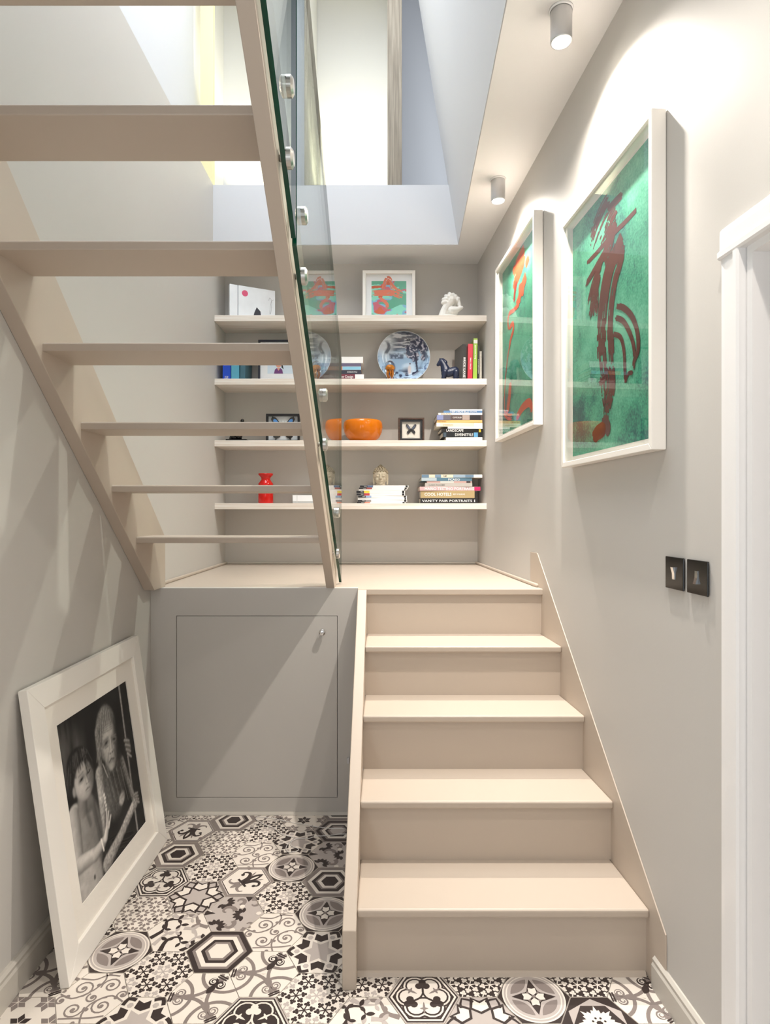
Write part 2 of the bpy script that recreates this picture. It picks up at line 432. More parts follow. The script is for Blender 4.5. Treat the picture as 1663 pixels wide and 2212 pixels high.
# far upright (u runs from the opening outwards), head and near upright
a.prism([(AW - u, o) for u, o in arch_prof()], lambda u, o, z: rwall(DA + 0.004 + u, z, o) if True else None, 0, DT + 0.0)
a.prism([(AW - u, o) for u, o in arch_prof()], lambda u, o, d: rwall(d, DT + u, o), DB - AW, DA + AW + 0.004)
a.prism([(AW - u, o) for u, o in arch_prof()], lambda u, o, z: rwall(DB - 0.004 - u, z, o), 0, DT)
struct(a.build('trim_6', GLOSSW), 'white moulded architrave round the doorway')
j = MB()
j.prism([(DA - 0.018, 0), (DA, 0), (DA, DT), (DA - 0.018, DT)], rwall, 0.004, -0.135)
j.prism([(DB, DT - 0.018), (DA - 0.018, DT - 0.018), (DA - 0.018, DT), (DB, DT)], rwall, 0.004, -0.135)
j.prism([(DB, 0), (DB + 0.018, 0), (DB + 0.018, DT), (DB, DT)], rwall, 0.004, -0.135)
j.prism([(DA - 0.030, 0), (DA - 0.018, 0), (DA - 0.018, DT - 0.018), (DA - 0.030, DT - 0.018)], rwall, -0.05, -0.09)
struct(j.build('trim_7', GLOSSW), 'white door lining inside the doorway')

# ------------------------------------------------------------------ lower flight of stairs
RISE, GO, N1 = 0.2095, 0.2418, 1.828
SL = -0.084                                  # inner face of the left string
st = thing('staircase', 'beige painted closed staircase of five steps climbing to the landing', 'staircase', (0.3, 1.83, 0))
def wrs(d): return wr(d) - 0.005
for k in range(4):
    d0 = N1 + GO * k; z = RISE * (k + 1)
    t = MB().prism([(SL, d0), (wrs(d0), d0), (wrs(d0 + GO + 0.03), d0 + GO + 0.03), (SL, d0 + GO + 0.03)], plan, z - 0.026, z)
    t.build('tread', STAIR, st, bevel=0.007, seg=3)
for k in range(5):
    d0 = N1 + GO * k + 0.022; z0 = RISE * k; z1 = RISE * (k + 1) - 0.026
    t = MB().prism([(SL, d0), (wrs(d0), d0), (wrs(d0), d0 + 0.018), (SL, d0 + 0.018)], plan, z0 if k else 0, z1)
    t.build('riser', STAIR, st)
    if k == 0:
        MB().prism([(d0, 0), (d0, 0.012), (d0 - 0.006, 0.009), (d0 - 0.012, 0)], side, SL, wrs(d0) - 0.003).build('bead', STAIR, st)
def nose(d): return RISE + (RISE / GO) * (d - N1)
s = MB().prism([(1.787, 0), (1.787, nose(1.787)), (2.795, LZ - .004), (YC + .029, LZ - .004), (YC + .029, 0.0)], side, -0.125, SL)
s.build('string_board', STAIR, st, bevel=0.003)
s = MB().prism([(1.741, 0), (1.741, 0.1945), (2.876, 1.206), (2.98, 1.206), (2.98, LZ), (2.86, LZ - 0.03), (2.86, 0)], rwall, 0.0005, 0.005)
s.build('string_board', STAIR, st, bevel=0.0008)

def sk(d): return -0.011 * (2.83 - d)            # the outer string runs very slightly out of parallel
def side2(d, z, x): return (x + sk(d), d, z)
# ------------------------------------------------------------------ upper open flight, rising towards the viewer
up = thing('open_staircase', 'taupe painted open-tread staircase rising overhead from the landing', 'staircase', (-0.65, 2.8, LZ))
for k in range(11):
    d0 = 2.55 - 0.233 * k; z = 1.296 + 0.206 * k
    t = MB(); e = 0.006
    t.prism([(d0, z - 0.026), (d0, z - 0.004), (d0 + 0.004, z), (d0 + 0.185, z), (d0 + 0.185, z - 0.026)], side, -1.040, -0.265 + sk(d0))
    t.build('tread', STAIR, up, bevel=0.003)
def under(d): return 1.713 + 0.896 * (2.006 - d)
s = MB().prism([(2.749, LZ), (0.35, under(0.35)), (0.35, under(0.35) + 0.35), (2.886, under(2.886) + 0.357), (2.886, LZ)], side, XL + .0005, -1.037)
s.build('string_board', STAIR, up, bevel=0.002)
def under2(d): return LZ + 0.815 * (2.83 - d)
s = MB().prism([(2.83, LZ), (0.35, under2(0.35)), (0.35, under2(0.35) + 0.30), (2.93, under2(2.93) + 0.30), (2.93, LZ)], side2, -0.272, -0.234)
s.build('string_board', STAIR, up, bevel=0.002)

# ------------------------------------------------------------------ glass balustrade on the outer string
GX0, GX1 = -0.228, -0.216
def glass_panel(da, db, zfn0, zfn1, bolts, label):
    g = thing('glass_panel', label, 'glass panel', (GX0, (da + db) / 2, zfn0((da + db) / 2)), 'glass panels of the balustrade')
    poly = [(da, zfn0(da)), (db, zfn0(db)), (db, zfn1(db)), (da, zfn1(da))]
    m = MB().prism(poly, side2, GX0, GX1, 0)
    for i in range(2, len(m.m)): m.m[i] = 1
    m.build('pane', [GLASS, GEDGE], g)
    for bd, bz in bolts:
        gx = GX1 + sk(bd)
        q = MB().lathe([(0.006, 0), (0.024, 0), (0.024, 0.011), (0.017, 0.016), (0, 0.016)], (gx, bd, bz), 40, 0, 'X', smooth=False)
        so = q.build('standoff_cap', STEEL, g)
        MB().lathe([(0.008, -0.0175), (0.008, -0.0125)], (gx, bd, bz), 16, 0, 'X').build('spacer', STEEL, so)
        MB().lathe([(0.0018, 0.0055), (0.0018, 0.0056)], (gx, bd - 0.0241, bz), 8).build('set_screw', SHADOW, so)
    return g
def gb(d): return max(under2(d) + 0.035, LZ + 0.006)
def gt(d): return 2.146 + 0.678 * (3.02 - d)
glass_panel(1.59, 3.01, gb, gt, [(1.681, 2.215), (1.681, 2.048), (2.204, 1.822), (2.204, 1.644), (2.739, 1.398), (2.739, 1.215)],
            'lower frameless glass balustrade panel standing on the landing edge')
glass_panel(0.40, 1.575, gb, gt, [(1.443, 2.405), (1.443, 2.235), (0.6, under2(0.6) + 0.10), (0.6, under2(0.6) + 0.24)],
            'upper frameless glass balustrade panel cut off by the top of the picture')

# ------------------------------------------------------------------ ceiling spotlights
def spot(x, d, label, power=36, inview=True):
    t = thing('ceiling_spotlight', label, 'spotlight', (x, d, ZC - 0.115), 'row of ceiling spotlights')
    MB().lathe([(0.040, ZC), (0.040, ZC - 0.006), (0.036, ZC - 0.008), (0.036, ZC)], (x, d, 0), 32).build('ceiling_plate', GLOSSW, t)
    MB().lathe([(0.0345, ZC - 0.006), (0.0355, ZC - 0.010), (0.0355, ZC - 0.106), (0.0345, ZC - 0.110), (0.030, ZC - 0.110), (0.029, ZC - 0.090), (0.0, ZC - 0.088)], (x, d, 0), 32).build('body', ALU, t)
    MB().ball((x, d, ZC - 0.101), (0.029, 0.029, 0.013), n=24).build('lamp', mat('lamp_glow', (255, 250, 240), 0.3, emit=(1, 0.93, 0.82), estr=60), t)
    for nm, ang, bl, pw in (('beam', 78, 0.45, power), ('spill', 150, 0.9, power * 1.55)):
        ld = bpy.data.lights.new('spotlight_' + nm, 'SPOT'); ld.energy = pw; ld.spot_size = math.radians(ang); ld.spot_blend = bl
        ld.shadow_soft_size = 0.02; ld.color = (1.0, 0.925, 0.845)
        lo = bpy.data.objects.new('spotlight_' + nm, ld); C.objects.link(lo); lo.location = (x, d, ZC - 0.118)
spot(0.591, 2.05, 'aluminium cylinder ceiling spotlight above the large green painting')
spot(0.573, 3.098, 'aluminium cylinder ceiling spotlight above the small distant painting')
spot(0.520, 1.00, 'added aluminium cylinder ceiling spotlight nearest the doorway, out of view', 10)  # unseen lamp, invented to continue the row and light the hall
spot(0.560, -0.25, 'added aluminium cylinder ceiling spotlight behind the viewer, over the doorway wall', 10)  # another invented lamp, out of view, for extra light
spot(-0.35, -1.3, 'added aluminium cylinder ceiling spotlight in the middle of the hall behind', 12)  # also invented and unseen, lights the scene from behind

# ------------------------------------------------------------------ light switches
def switch(d0, d1, z0, z1, up_, label):
    t = thing('light_switch', label, 'light switch', (wr((d0 + d1) / 2), (d0 + d1) / 2, z0), 'pair of light switches')
    MB().prism([(d0, z0), (d1, z0), (d1, z1), (d0, z1)], rwall, 0.003, 0.008).build('face_plate', BLACKG, t, bevel=0.002)
    MB().prism([(d0 + 0.006, z0 + 0.006), (d1 - 0.006, z0 + 0.006), (d1 - 0.006, z1 - 0.006), (d0 + 0.006, z1 - 0.006)], rwall, 0, 0.003).build('back_box', SHADOW, t)
    dc = (d0 + d1) / 2; zc = (z0 + z1) / 2; ro = MB(); e = 0.006 if up_ else 0.001; g = 0.001 if up_ else 0.006
    n = len(ro.v)
    v = []
    for dd in (dc - 0.006, dc + 0.006):
        for zz, o in ((zc - 0.017, 0.007), (zc + 0.017, 0.007), (zc + 0.017, 0.009 + e), (zc, 0.0105), (zc - 0.017, 0.009 + g)):
            v.append(rwall(dd, zz, o))
    ro.add(v, [(0, 1, 2, 3, 4), (9, 8, 7, 6, 5), (0, 5, 6, 1), (1, 6, 7, 2), (2, 7, 8, 3), (3, 8, 9, 4), (4, 9, 5, 0)])
    ro.build('rocker', CHROME, t, label='chrome rocker')
switch(1.645, 1.736, 1.186, 1.275, True, 'black gloss light switch farther from the doorway')
switch(1.536, 1.628, 1.186, 1.275, False, 'black gloss light switch nearest the doorway')

# ------------------------------------------------------------------ shelves
SF = 3.886
SZ = [2.652, 2.2487, 1.856, 1.456]
for z, nm in zip(SZ, ('topmost limed plywood shelf under the ceiling', 'second limed plywood shelf from the top, with the round plate', 'third limed plywood shelf from the top, with the orange bowl', 'lowest limed plywood shelf, with the carved stone head')):
    o = MB().prism([(XL + 0.0005, SF), (wr(SF) - 0.0005, SF), (wr(YB) - 0.0005, YB - 0.0005), (XL + 0.0005, YB - 0.0005)], plan, z - 0.0385, z).build('floating_shelf', SHELF, bevel=0.0015)
    tag(o, nm, 'shelf', 'shelves in the alcove')

# ------------------------------------------------------------------ floor tiles
TS = 0.1062                                   # circumradius of a hexagon
TM = [T_W, T_L, T_M, T_D]; W_, L_, M_, D_ = 0, 1, 2, 3
def hexp(r, rot=0): return [(r * math.cos(PI / 3 * k + rot), r * math.sin(PI / 3 * k + rot)) for k in range(6)]
def circ(cx, cy, r, n=12, ry=None, rot=0):
    ry = ry or r; o = []
    for k in range(n):
        a = 2 * PI * k / n; x = r * math.cos(a); y = ry * math.sin(a)
        o.append((cx + x * math.cos(rot) - y * math.sin(rot), cy + x * math.sin(rot) + y * math.cos(rot)))
    return o
def rot2(p, a, s=1, c=(0, 0)): return [(c[0] + s * (x * math.cos(a) - y * math.sin(a)), c[1] + s * (x * math.sin(a) + y * math.cos(a))) for x, y in p]
HEXC = hexp(0.985)
def clip(poly):
    for i in range(6):
        a = HEXC[i]; b = HEXC[(i + 1) % 6]; out = []
        def ins(p): return (b[0] - a[0]) * (p[1] - a[1]) - (b[1] - a[1]) * (p[0] - a[0]) >= -1e-9
        for k in range(len(poly)):
            p = poly[k]; q = poly[(k + 1) % len(poly)]; ip, iq = ins(p), ins(q)
            if ip: out.append(p)
            if ip != iq:
                dx, dy = q[0] - p[0], q[1] - p[1]; ex, ey = b[0] - a[0], b[1] - a[1]
                den = ex * dy - ey * dx
                if abs(den) > 1e-12:
                    t = (ex * (a[1] - p[1]) - ey * (a[0] - p[0])) / den
                    out.append((p[0] + t * dx, p[1] + t * dy))
        poly = out
        if len(poly) < 3: return []
    return poly
def stroke(pts, w0, w1=None, n=14):
    """quads of a tapering ribbon"""
    P = resample(pts, n); out = []; w1 = w0 if w1 is None else w1; Ls = []; Rs = []
    for i, p in enumerate(P):
        t = P[min(i + 1, n - 1)] - P[max(i - 1, 0)]; t.normalize(); nrm = Vector((-t.y, t.x, 0)); w = w0 + (w1 - w0) * i / (n - 1)
        Ls.append(p + nrm * w / 2); Rs.append(p - nrm * w / 2)
    for i in range(n - 1): out.append([(Ls[i].x, Ls[i].y), (Rs[i].x, Rs[i].y), (Rs[i + 1].x, Rs[i + 1].y), (Ls[i + 1].x, Ls[i + 1].y)])
    return out
def spiral(cx, cy, r, a0, turns, w, sgn=1, n=22):
    return stroke([(cx + r * (1 - 0.88 * i / 20) * math.cos(a0 + sgn * 2 * PI * turns * i / 20), cy + r * (1 - 0.88 * i / 20) * math.sin(a0 + sgn * 2 * PI * turns * i / 20)) for i in range(21)], w, w, n) + \
           [circ(cx, cy, w * 1.1, 8)]
def arc(cx, cy, r, a0, a1, w, n=14): return stroke([(cx + r * math.cos(a0 + (a1 - a0) * i / 12), cy + r * math.sin(a0 + (a1 - a0) * i / 12)) for i in range(13)], w, w, n)
def leaf(x0, y0, x1, y1, w):
    mx, my = (x0 + x1) / 2, (y0 + y1) / 2; dx, dy = x1 - x0, y1 - y0; L = math.hypot(dx, dy); nx, ny = -dy / L * w / 2, dx / L * w / 2
    o = []
    for t in (0, .15, .3, .5, .7, .85, 1): k = math.sin(PI * t) ** 0.8 if 0 < t < 1 else 0; o.append((x0 + dx * t + nx * k, y0 + dy * t + ny * k))
    for t in (.85, .7, .5, .3, .15): k = math.sin(PI * t) ** 0.8; o.append((x0 + dx * t - nx * k, y0 + dy * t - ny * k))
    return o
def starp(n, r1, r2, rot=0): return [((r1 if k % 2 == 0 else r2) * math.cos(PI * k / n + rot), (r1 if k % 2 == 0 else r2) * math.sin(PI * k / n + rot)) for k in range(2 * n)]
def P_conc(cols, rad):
    return [(hexp(r), i + 1, c) for i, (c, r) in enumerate(zip(cols, rad))]
def flake(cx, cy, R, col, rot):
    o = []
    for k in range(6):
        a = rot + k * PI / 3; d = (math.cos(a), math.sin(a)); n = (-d[1], d[0]); w = R * 0.055
        o.append(([(cx + n[0] * w, cy + n[1] * w), (cx - n[0] * w, cy - n[1] * w), (cx - n[0] * w + d[0] * R * .7, cy - n[1] * w + d[1] * R * .7), (cx + n[0] * w + d[0] * R * .7, cy + n[1] * w + d[1] * R * .7)], 1, col))
        for u, v in ((.86, 0), (.64, .15), (.64, -.15)): o.append((circ(cx + d[0] * R * u + n[0] * R * v, cy + d[1] * R * u + n[1] * R * v, R * .15, 7), 1, col))
    return o
def P_snow(base, ca, cb):
    o = [(hexp(.985), 0, base)]; a = 0.56
    for i in range(-3, 4):
        for j in range(-3, 4):
            x = i * a + j * a / 2 + .1; y = j * a * .866 + .05
            if math.hypot(x, y) < 1.15: o += flake(x, y, .30, ca if (i + 2 * j) % 3 else cb, .2)
    return o
ARROW = [(.40, 0), (.50, -.21), (.76, -.17), (.66, 0), (.76, .17), (.50, .21)]
def P_star():
    o = [(hexp(.985), 0, W_), (starp(6, .50, .285, 0), 1, L_)]
    for k in range(6):
        a = PI / 6 + k * PI / 3
        o.append((rot2(ARROW, a), 1, D_))
        b = k * PI / 3
        o.append((rot2(hexp(.09), b, 1, (.68 * math.cos(b), .68 * math.sin(b))), 1, L_))
        for q in stroke([(.80 * math.cos(b - .22), .80 * math.sin(b - .22)), (.93 * math.cos(b), .93 * math.sin(b)), (.80 * math.cos(b + .22), .80 * math.sin(b + .22))], .11, .11, 5): o.append((q, 2, D_))
    return o
def P_staro():
    o = [(hexp(.985), 0, L_)]
    for k in range(6):
        a = PI / 6 + k * PI / 3
        big = rot2([(.30, 0), (.47, -.30), (.86, -.24), (.73, 0), (.86, .24), (.47, .30)], a); o.append((big, 1, D_))
        o.append((rot2([(.38, 0), (.50, -.22), (.77, -.17), (.65, 0), (.77, .17), (.50, .22)], a), 2, W_))
        b = k * PI / 3
        for q in stroke([(.72 * math.cos(b - .3), .72 * math.sin(b - .3)), (.93 * math.cos(b), .93 * math.sin(b)), (.72 * math.cos(b + .3), .72 * math.sin(b + .3))], .06, .06, 5): o.append((q, 3, D_))
    o.append((starp(6, .50, .29, 0), 3, L_))
    return o
def P_tref(dk=False):
    a_, b_ = (W_, D_)
    o = [(hexp(.985), 0, L_), (hexp(.95), 1, b_), (hexp(.90), 2, a_), (hexp(.84), 3, b_), (hexp(.79), 4, L_)]
    for k in range(6): o.append((circ(.42 * math.cos(k * PI / 3), .42 * math.sin(k * PI / 3), .37, 14), 5, b_))
    for k in range(6): o.append((circ(.42 * math.cos(k * PI / 3), .42 * math.sin(k * PI / 3), .32, 14), 6, a_))
    for k in range(6): o.append((circ(.42 * math.cos(k * PI / 3), .42 * math.sin(k * PI / 3), .27, 14), 7, b_))
    for k in range(6): o.append((circ(.42 * math.cos(k * PI / 3), .42 * math.sin(k * PI / 3), .22, 14), 8, b_ if dk else a_))
    o.append((circ(0, 0, .36, 14), 8, b_ if dk else a_))
    i_ = a_ if dk else b_
    for k in range(3):
        a = PI / 2 + k * 2 * PI / 3
        for u, v in ((.50, 0), (.36, .10), (.36, -.10)): o.append((rot2(circ(u, v, .105, 10), a), 9, i_))
        for q in stroke([(.34 * math.cos(a), .34 * math.sin(a)), (.12 * math.cos(a), .12 * math.sin(a)), (.12 * math.cos(a + 2.09), .12 * math.sin(a + 2.09)), (.34 * math.cos(a + 2.09), .34 * math.sin(a + 2.09))], .05, .05, 8): o.append((q, 9, i_))
        c = a + PI / 3
        o.append((rot2(leaf(.18, 0, .58, 0, .07), c), 9, M_ if not dk else a_)); o.append((rot2(leaf(.40, -.12, .40, .12, .07), c), 9, M_ if not dk else a_))
    return o
def P_fleur(rot=0):
    o = [(hexp(.985), 0, M_), (hexp(.90), 1, L_), (hexp(.86), 2, D_), (hexp(.83), 3, W_)]
    s = []
    s.append((leaf(0, -.10, 0, .70, .30), 4, D_)); s.append((leaf(.02, .14, .02, .52, .09), 5, W_))
    for g in (-1, 1):
        for q in stroke([(g * .06, -.12), (g * .14, .16), (g * .34, .34), (g * .50, .22), (g * .42, .08)], .17, .05, 12): s.append((q, 4, D_))
        s.append((circ(g * .42, .09, .07, 8), 4, D_))
        for q in stroke([(g * .05, -.20), (g * .16, -.42), (g * .36, -.46), (g * .44, -.34)], .15, .04, 10): s.append((q, 4, M_))
        s.append((circ(g * .62, .44, .07, 8), 4, M_)); s.append((leaf(g * .13, .2, g * .28, .56, .07), 4, M_))
    s.append((leaf(0, -.22, 0, -.62, .17), 4, M_)); s.append(([(-.28, -.19), (.28, -.19), (.28, -.11), (-.28, -.11)], 5, D_))
    return o + [(rot2(p, rot), l, c) for p, l, c in s]
def P_scroll():
    o = [(hexp(.985), 0, W_)]
    for cx, cy, r, a, t, g in ((-.38, .30, .30, -1.6, 1.6, 1), (.36, .40, .28, 3.4, 1.6, -1), (.40, -.30, .30, 1.5, 1.6, 1), (-.30, -.42, .28, .3, 1.6, -1), (.02, -.02, .17, 2.2, 1.3, 1), (-.78, -.12, .16, 1, 1.3, 1), (.80, .08, .16, 4, 1.3, -1)):
        o += [(q, 1, M_) for q in spiral(cx, cy, r, a, t, .05, g)]
    for p in (((-.9, .1), (-.5, -.05), (-.1, .2), (.1, .6), (.0, .9)), ((.9, -.15), (.5, .05), (.1, -.2), (.0, -.55), (.1, -.9)), ((-.6, .65), (-.2, .62), (.1, .78), (.45, .75)), ((-.55, -.72), (-.1, -.70), (.3, -.68), (.6, -.62))):
        o += [(q, 1, M_) for q in stroke(p, .05, .05, 14)]
    for x, y in ((.0, .42), (-.66, .02), (.66, -.02), (.05, -.42), (.15, .85), (-.1, -.85), (-.85, .2), (.72, .34)): o.append((circ(x, y, .06, 8), 1, M_))
    return o
def P_circle():
    o = [(hexp(.985), 0, D_), (circ(0, 0, .845, 40), 1, W_), (circ(0, 0, .80, 40), 2, L_), (circ(0, 0, .75, 40), 3, W_)]
    for k in range(4):
        a = PI / 4 + k * PI / 2
        p = [(.50 + .0 * u, u) for u in ()]
        L = []
        for i in range(11): t = -1 + 2 * i / 10; L.append((.50 + .22 * (1 - t * t), .52 * t))
        for i in range(9, 0, -1): t = -1 + 2 * i / 10; L.append((.50 - .24 * (1 - t * t), .52 * t))
        o.append((rot2(L, a), 4, L_)); o.append((rot2([(.50 + (x - .50) * .62, y * .7) for x, y in L], a), 5, M_))
    c4 = []
    for k in range(4):
        a = k * PI / 2
        for i in range(5): t = i / 5; q = a + t * PI / 2; r = .60 - .36 * math.sin(PI * t) ** .7; c4.append((r * math.cos(q), r * math.sin(q)))
    o.append((c4, 6, D_))
    for k in range(4):
        a = k * PI / 2
        o.append((rot2([(.04, .0), (.14, .11), (.30, .10), (.27, 0), (.30, -.10), (.14, -.11)], a), 7, W_))
        o.append((rot2(circ(.19, 0, .05, 8, .035), a + PI / 4), 8, M_))
    o.append((circ(0, 0, .06, 8), 8, M_))
    return o
def P_palm():
    o = [(hexp(.985), 0, L_)]
    for cx, cy, r0 in ((.30, -.05, PI), (-.42, .55, -.6), (-.45, -.62, .9)):
        for k in range(7):
            a = r0 + (k - 3) * .52
            o.append((leaf(cx + .08 * math.cos(a), cy + .08 * math.sin(a), cx + .34 * math.cos(a), cy + .34 * math.sin(a), .13), 1, D_))
    for cx, cy, r, a, g in ((-.25, .12, .27, 0, 1), (.55, .50, .26, 2, -1), (.58, -.55, .25, 4, 1), (-.05, -.55, .22, 1, -1), (.05, .62, .22, 5, 1)):
        o += [(q, 2, M_) for q in stroke([(cx + r * (1 - .8 * i / 12) * math.cos(a + g * 4.6 * i / 12), cy + r * (1 - .8 * i / 12) * math.sin(a + g * 4.6 * i / 12)) for i in range(13)], .17, .04, 14)]
    for x, y in ((.82, 0), (-.82, .05), (.2, .35), (.15, -.80)): o.append((circ(x, y, .09, 8), 2, W_))
    o.append(([(-.95, -.1), (-.6, 0), (-.95, .15)], 2, D_)); o.append(([(.5, .86), (.35, .6), (.2, .86)], 2, D_)); o.append(([(.5, -.86), (.62, -.70), (.75, -.45)], 2, D_))
    return o
def P_arab():
    o = [(hexp(.985), 0, W_)]
    for p, c in ((((-.8, -.3), (-.5, .1), (-.55, .5), (-.2, .55), (-.05, .3)), D_), (((-.3, -.85), (-.25, -.4), (.05, -.25), (.2, -.5)), D_), (((.85, .2), (.5, .35), (.3, .75), (.0, .8)), M_), (((.1, .15), (.4, .1), (.6, -.25), (.4, -.5)), L_), (((-.45, .8), (-.15, .62), (.2, .6)), L_), (((-.9, .3), (-.75, .55), (-.5, .75)), L_), (((.3, -.85), (.6, -.6), (.85, -.35)), D_), (((-.6, -.6), (-.35, -.1), (-.1, -.02)), L_)):
        o += [(q, 1, c) for q in stroke(p, .16, .03, 12)]
        for i in range(1, len(p)):
            x, y = p[i]; x0, y0 = p[i - 1]; a = math.atan2(y - y0, x - x0)
            o.append((leaf(x, y, x + .26 * math.cos(a + 1.1), y + .26 * math.sin(a + 1.1), .13), 2, c)); o.append((leaf(x, y, x + .22 * math.cos(a - 1.0), y + .22 * math.sin(a - 1.0), .11), 2, c))
    return o
def P_latt():
    o = [(hexp(.985), 0, W_)]
    for k in range(3):
        a = k * 2 * PI / 3; cx, cy = math.cos(a), math.sin(a)
        o += [(q, 1, M_) for q in arc(cx, cy, .86, a + PI - 1.0, a + PI + 1.0, .10)]
        b = a + PI / 3; cx, cy = math.cos(b), math.sin(b)
        o += [(q, 1, M_) for q in arc(cx, cy, .70, b + PI - 1.1, b + PI + 1.1, .10)]
    for k in range(3):
        a = PI / 3 + k * 2 * PI / 3
        c = (.62 * math.cos(a), .62 * math.sin(a)) if k else (.55 * math.cos(a), .55 * math.sin(a))
        dk = D_ if k == 0 else M_
        for g in (-1, 1):
            q0 = rot2(circ(.0, g * .13, .14, 14), a, 1, c); o.append((q0, 3, dk))
            s = spiral(.0, g * .13, .11, 0, 1.3, .03, g); o += [(rot2(q, a, 1, c), 4, W_) for q in s]
        o.append((rot2(leaf(-.42, 0, -.06, 0, .20), a, 1, c), 2, dk))
        for u in (.18, .25): o.append((rot2([(u, -.16), (u + .04, -.16), (u + .04, .16), (u, .16)], a, 1, c), 3, D_))
    o.append((circ(0, 0, .05, 6), 4, W_))
    return o
def P_daisy():
    o = [(hexp(.985), 0, W_)]; a = .50
    for i in range(-3, 4):
        for j in range(-3, 4):
            x = i * a + (j % 2) * a / 2; y = j * a * .866
            if math.hypot(x, y) > 1.12: continue
            for k in range(8):
                q = k * PI / 4 + .2; o.append((leaf(x + .07 * math.cos(q), y + .07 * math.sin(q), x + .235 * math.cos(q), y + .235 * math.sin(q), .095), 1, M_))
            o.append(([(x + a / 2 + u, y + .145 + v) for u, v in starp(8, .075, .05)], 2, D_ if (i + j) % 2 else M_))
    return o
def P_diam():
    o = [(hexp(.985), 0, W_)]; a = .80
    for i in range(-2, 3):
        for j in range(-2, 3):
            x = i * a + j * a / 2; y = j * a * .866
            if math.hypot(x, y) > 1.3: continue
            c = D_ if (i - j) % 3 == 0 else M_
            for k in range(6):
                q = k * PI / 3 + PI / 6
                o.append((rot2([(.025, 0), (.17, -.09), (.32, 0), (.17, .09)], q, 1, (x, y)), 1, c))
    return o
def P_flower():
    o = [(hexp(.985), 0, D_), (hexp(.80, PI / 6), 1, L_), (hexp(.66, 0), 2, D_), (circ(0, 0, .52, 20), 3, D_)]
    for k in range(8):
        a = k * PI / 4
        o.append((rot2([(.08, -.03), (.30, -.13), (.42, -.11), (.40, -.05), (.56, 0), (.40, .05), (.42, .11), (.30, .13), (.08, .03)], a), 4, W_))
        o.append((circ(.17 * math.cos(a + .39), .17 * math.sin(a + .39), .035, 6), 5, D_))
    o.append((circ(0, 0, .07, 8), 5, D_))
    return o
PATT = {
 'cdk': P_conc([M_, W_, D_, M_, W_, D_], [.985, .80, .66, .52, .44, .31]), 'clt': P_conc([D_, M_, W_, D_, M_, W_], [.985, .82, .72, .56, .44, .34]),
 'cgr': P_conc([M_, D_, M_, W_, D_, M_, L_], [.985, .90, .76, .66, .52, .42, .32]),
 'snow': P_snow(W_, D_, L_), 'snod': P_snow(D_, W_, W_), 'star': P_star(), 'sto': P_staro(), 'tref': P_tref(), 'trefd': P_tref(True), 'fleur': P_fleur(-.9), 'fleu2': P_fleur(2.9),
 'scr': P_scroll(), 'circ': P_circle(), 'palm': P_palm(), 'arab': P_arab(), 'latt': P_latt(), 'daisy': P_daisy(), 'diam': P_diam(), 'flow': P_flower()}
TMESH = {}
def tile_mesh(key):
    if key in TMESH: return TMESH[key]
    m = MB(); R = TS * 0.988
    hp = hexp(R)
    m.prism(hp, plan, -0.008, 0.0, 0)
    for idx, (poly, lay, col) in enumerate(PATT[key]):
        q = clip(poly)
        if len(q) < 3: continue
        z = 0.00008 + lay * 0.00025 + (idx % 23) * 0.0000105
        m.add([(x * TS, y * TS, z) for x, y in q], [tuple(range(len(q)))], col)
    me = m.mesh('tile_' + key, TM, recalc=False)
    TMESH[key] = me
    return me
LAY = {(0,0):'clt',(0,1):'palm',(0,2):'fleur',(0,3):'scr',(0,4):'snow',(0,-1):'latt',(1,0):'scr',(1,1):'snow',(1,2):'circ',(1,3):'star',(1,4):'diam',(1,-1):'latt',(1,-2):'trefd',
 (2,0):'star',(2,1):'circ',(2,2):'cdk',(2,3):'palm',(2,4):'cgr',(2,-1):'snow',(-1,0):'arab',(-1,1):'sto',(-1,2):'snow',(-1,3):'daisy',(-1,4):'cdk',(-1,-1):'snow',(-1,-2):'star',
 (-2,0):'circ',(-2,1):'daisy',(-2,2):'tref',(-2,3):'cdk',(-2,4):'fleu2',(-2,-1):'scr',(-3,-1):'latt',(-3,-2):'diam',(-3,4):'scr',(-3,0):'snow',
 (3,-2):'arab',(3,-1):'snow',(4,-1):'tref',(4,-2):'snod',(5,-1):'snod',(5,-2):'sto',(6,-1):'circ',(6,-2):'snod',(7,-1):'snod',(7,-2):'flow',(8,-1):'latt',(8,-2):'tref'}
keys = ['snow', 'scr', 'circ', 'star', 'cdk', 'latt', 'arab', 'tref', 'palm', 'daisy', 'sto', 'fleur', 'clt', 'flow', 'snod']
for i in range(-4, 10):
    for jj in range(-8, 6):
        x = -0.527 + 0.1593 * i; d = 1.947 + 0.1839 * jj + (0.09195 if i % 2 else 0)
        if x < XL - 0.06 or d > 2.90 or d < 0.55 or x > wr(d) + 0.07: continue
        if x > 0.0 and d > 1.97: continue
        k = LAY.get((i, jj)) or random.choice(keys)
        o = bpy.data.objects.new('tile', tile_mesh(k)); C.objects.link(o)
        o.parent = floor
        o.location = Vector((x, d, 0)) - WORLDLOC[floor]
        if (i, jj) not in LAY: o.rotation_euler.z = random.randint(0, 5) * PI / 3

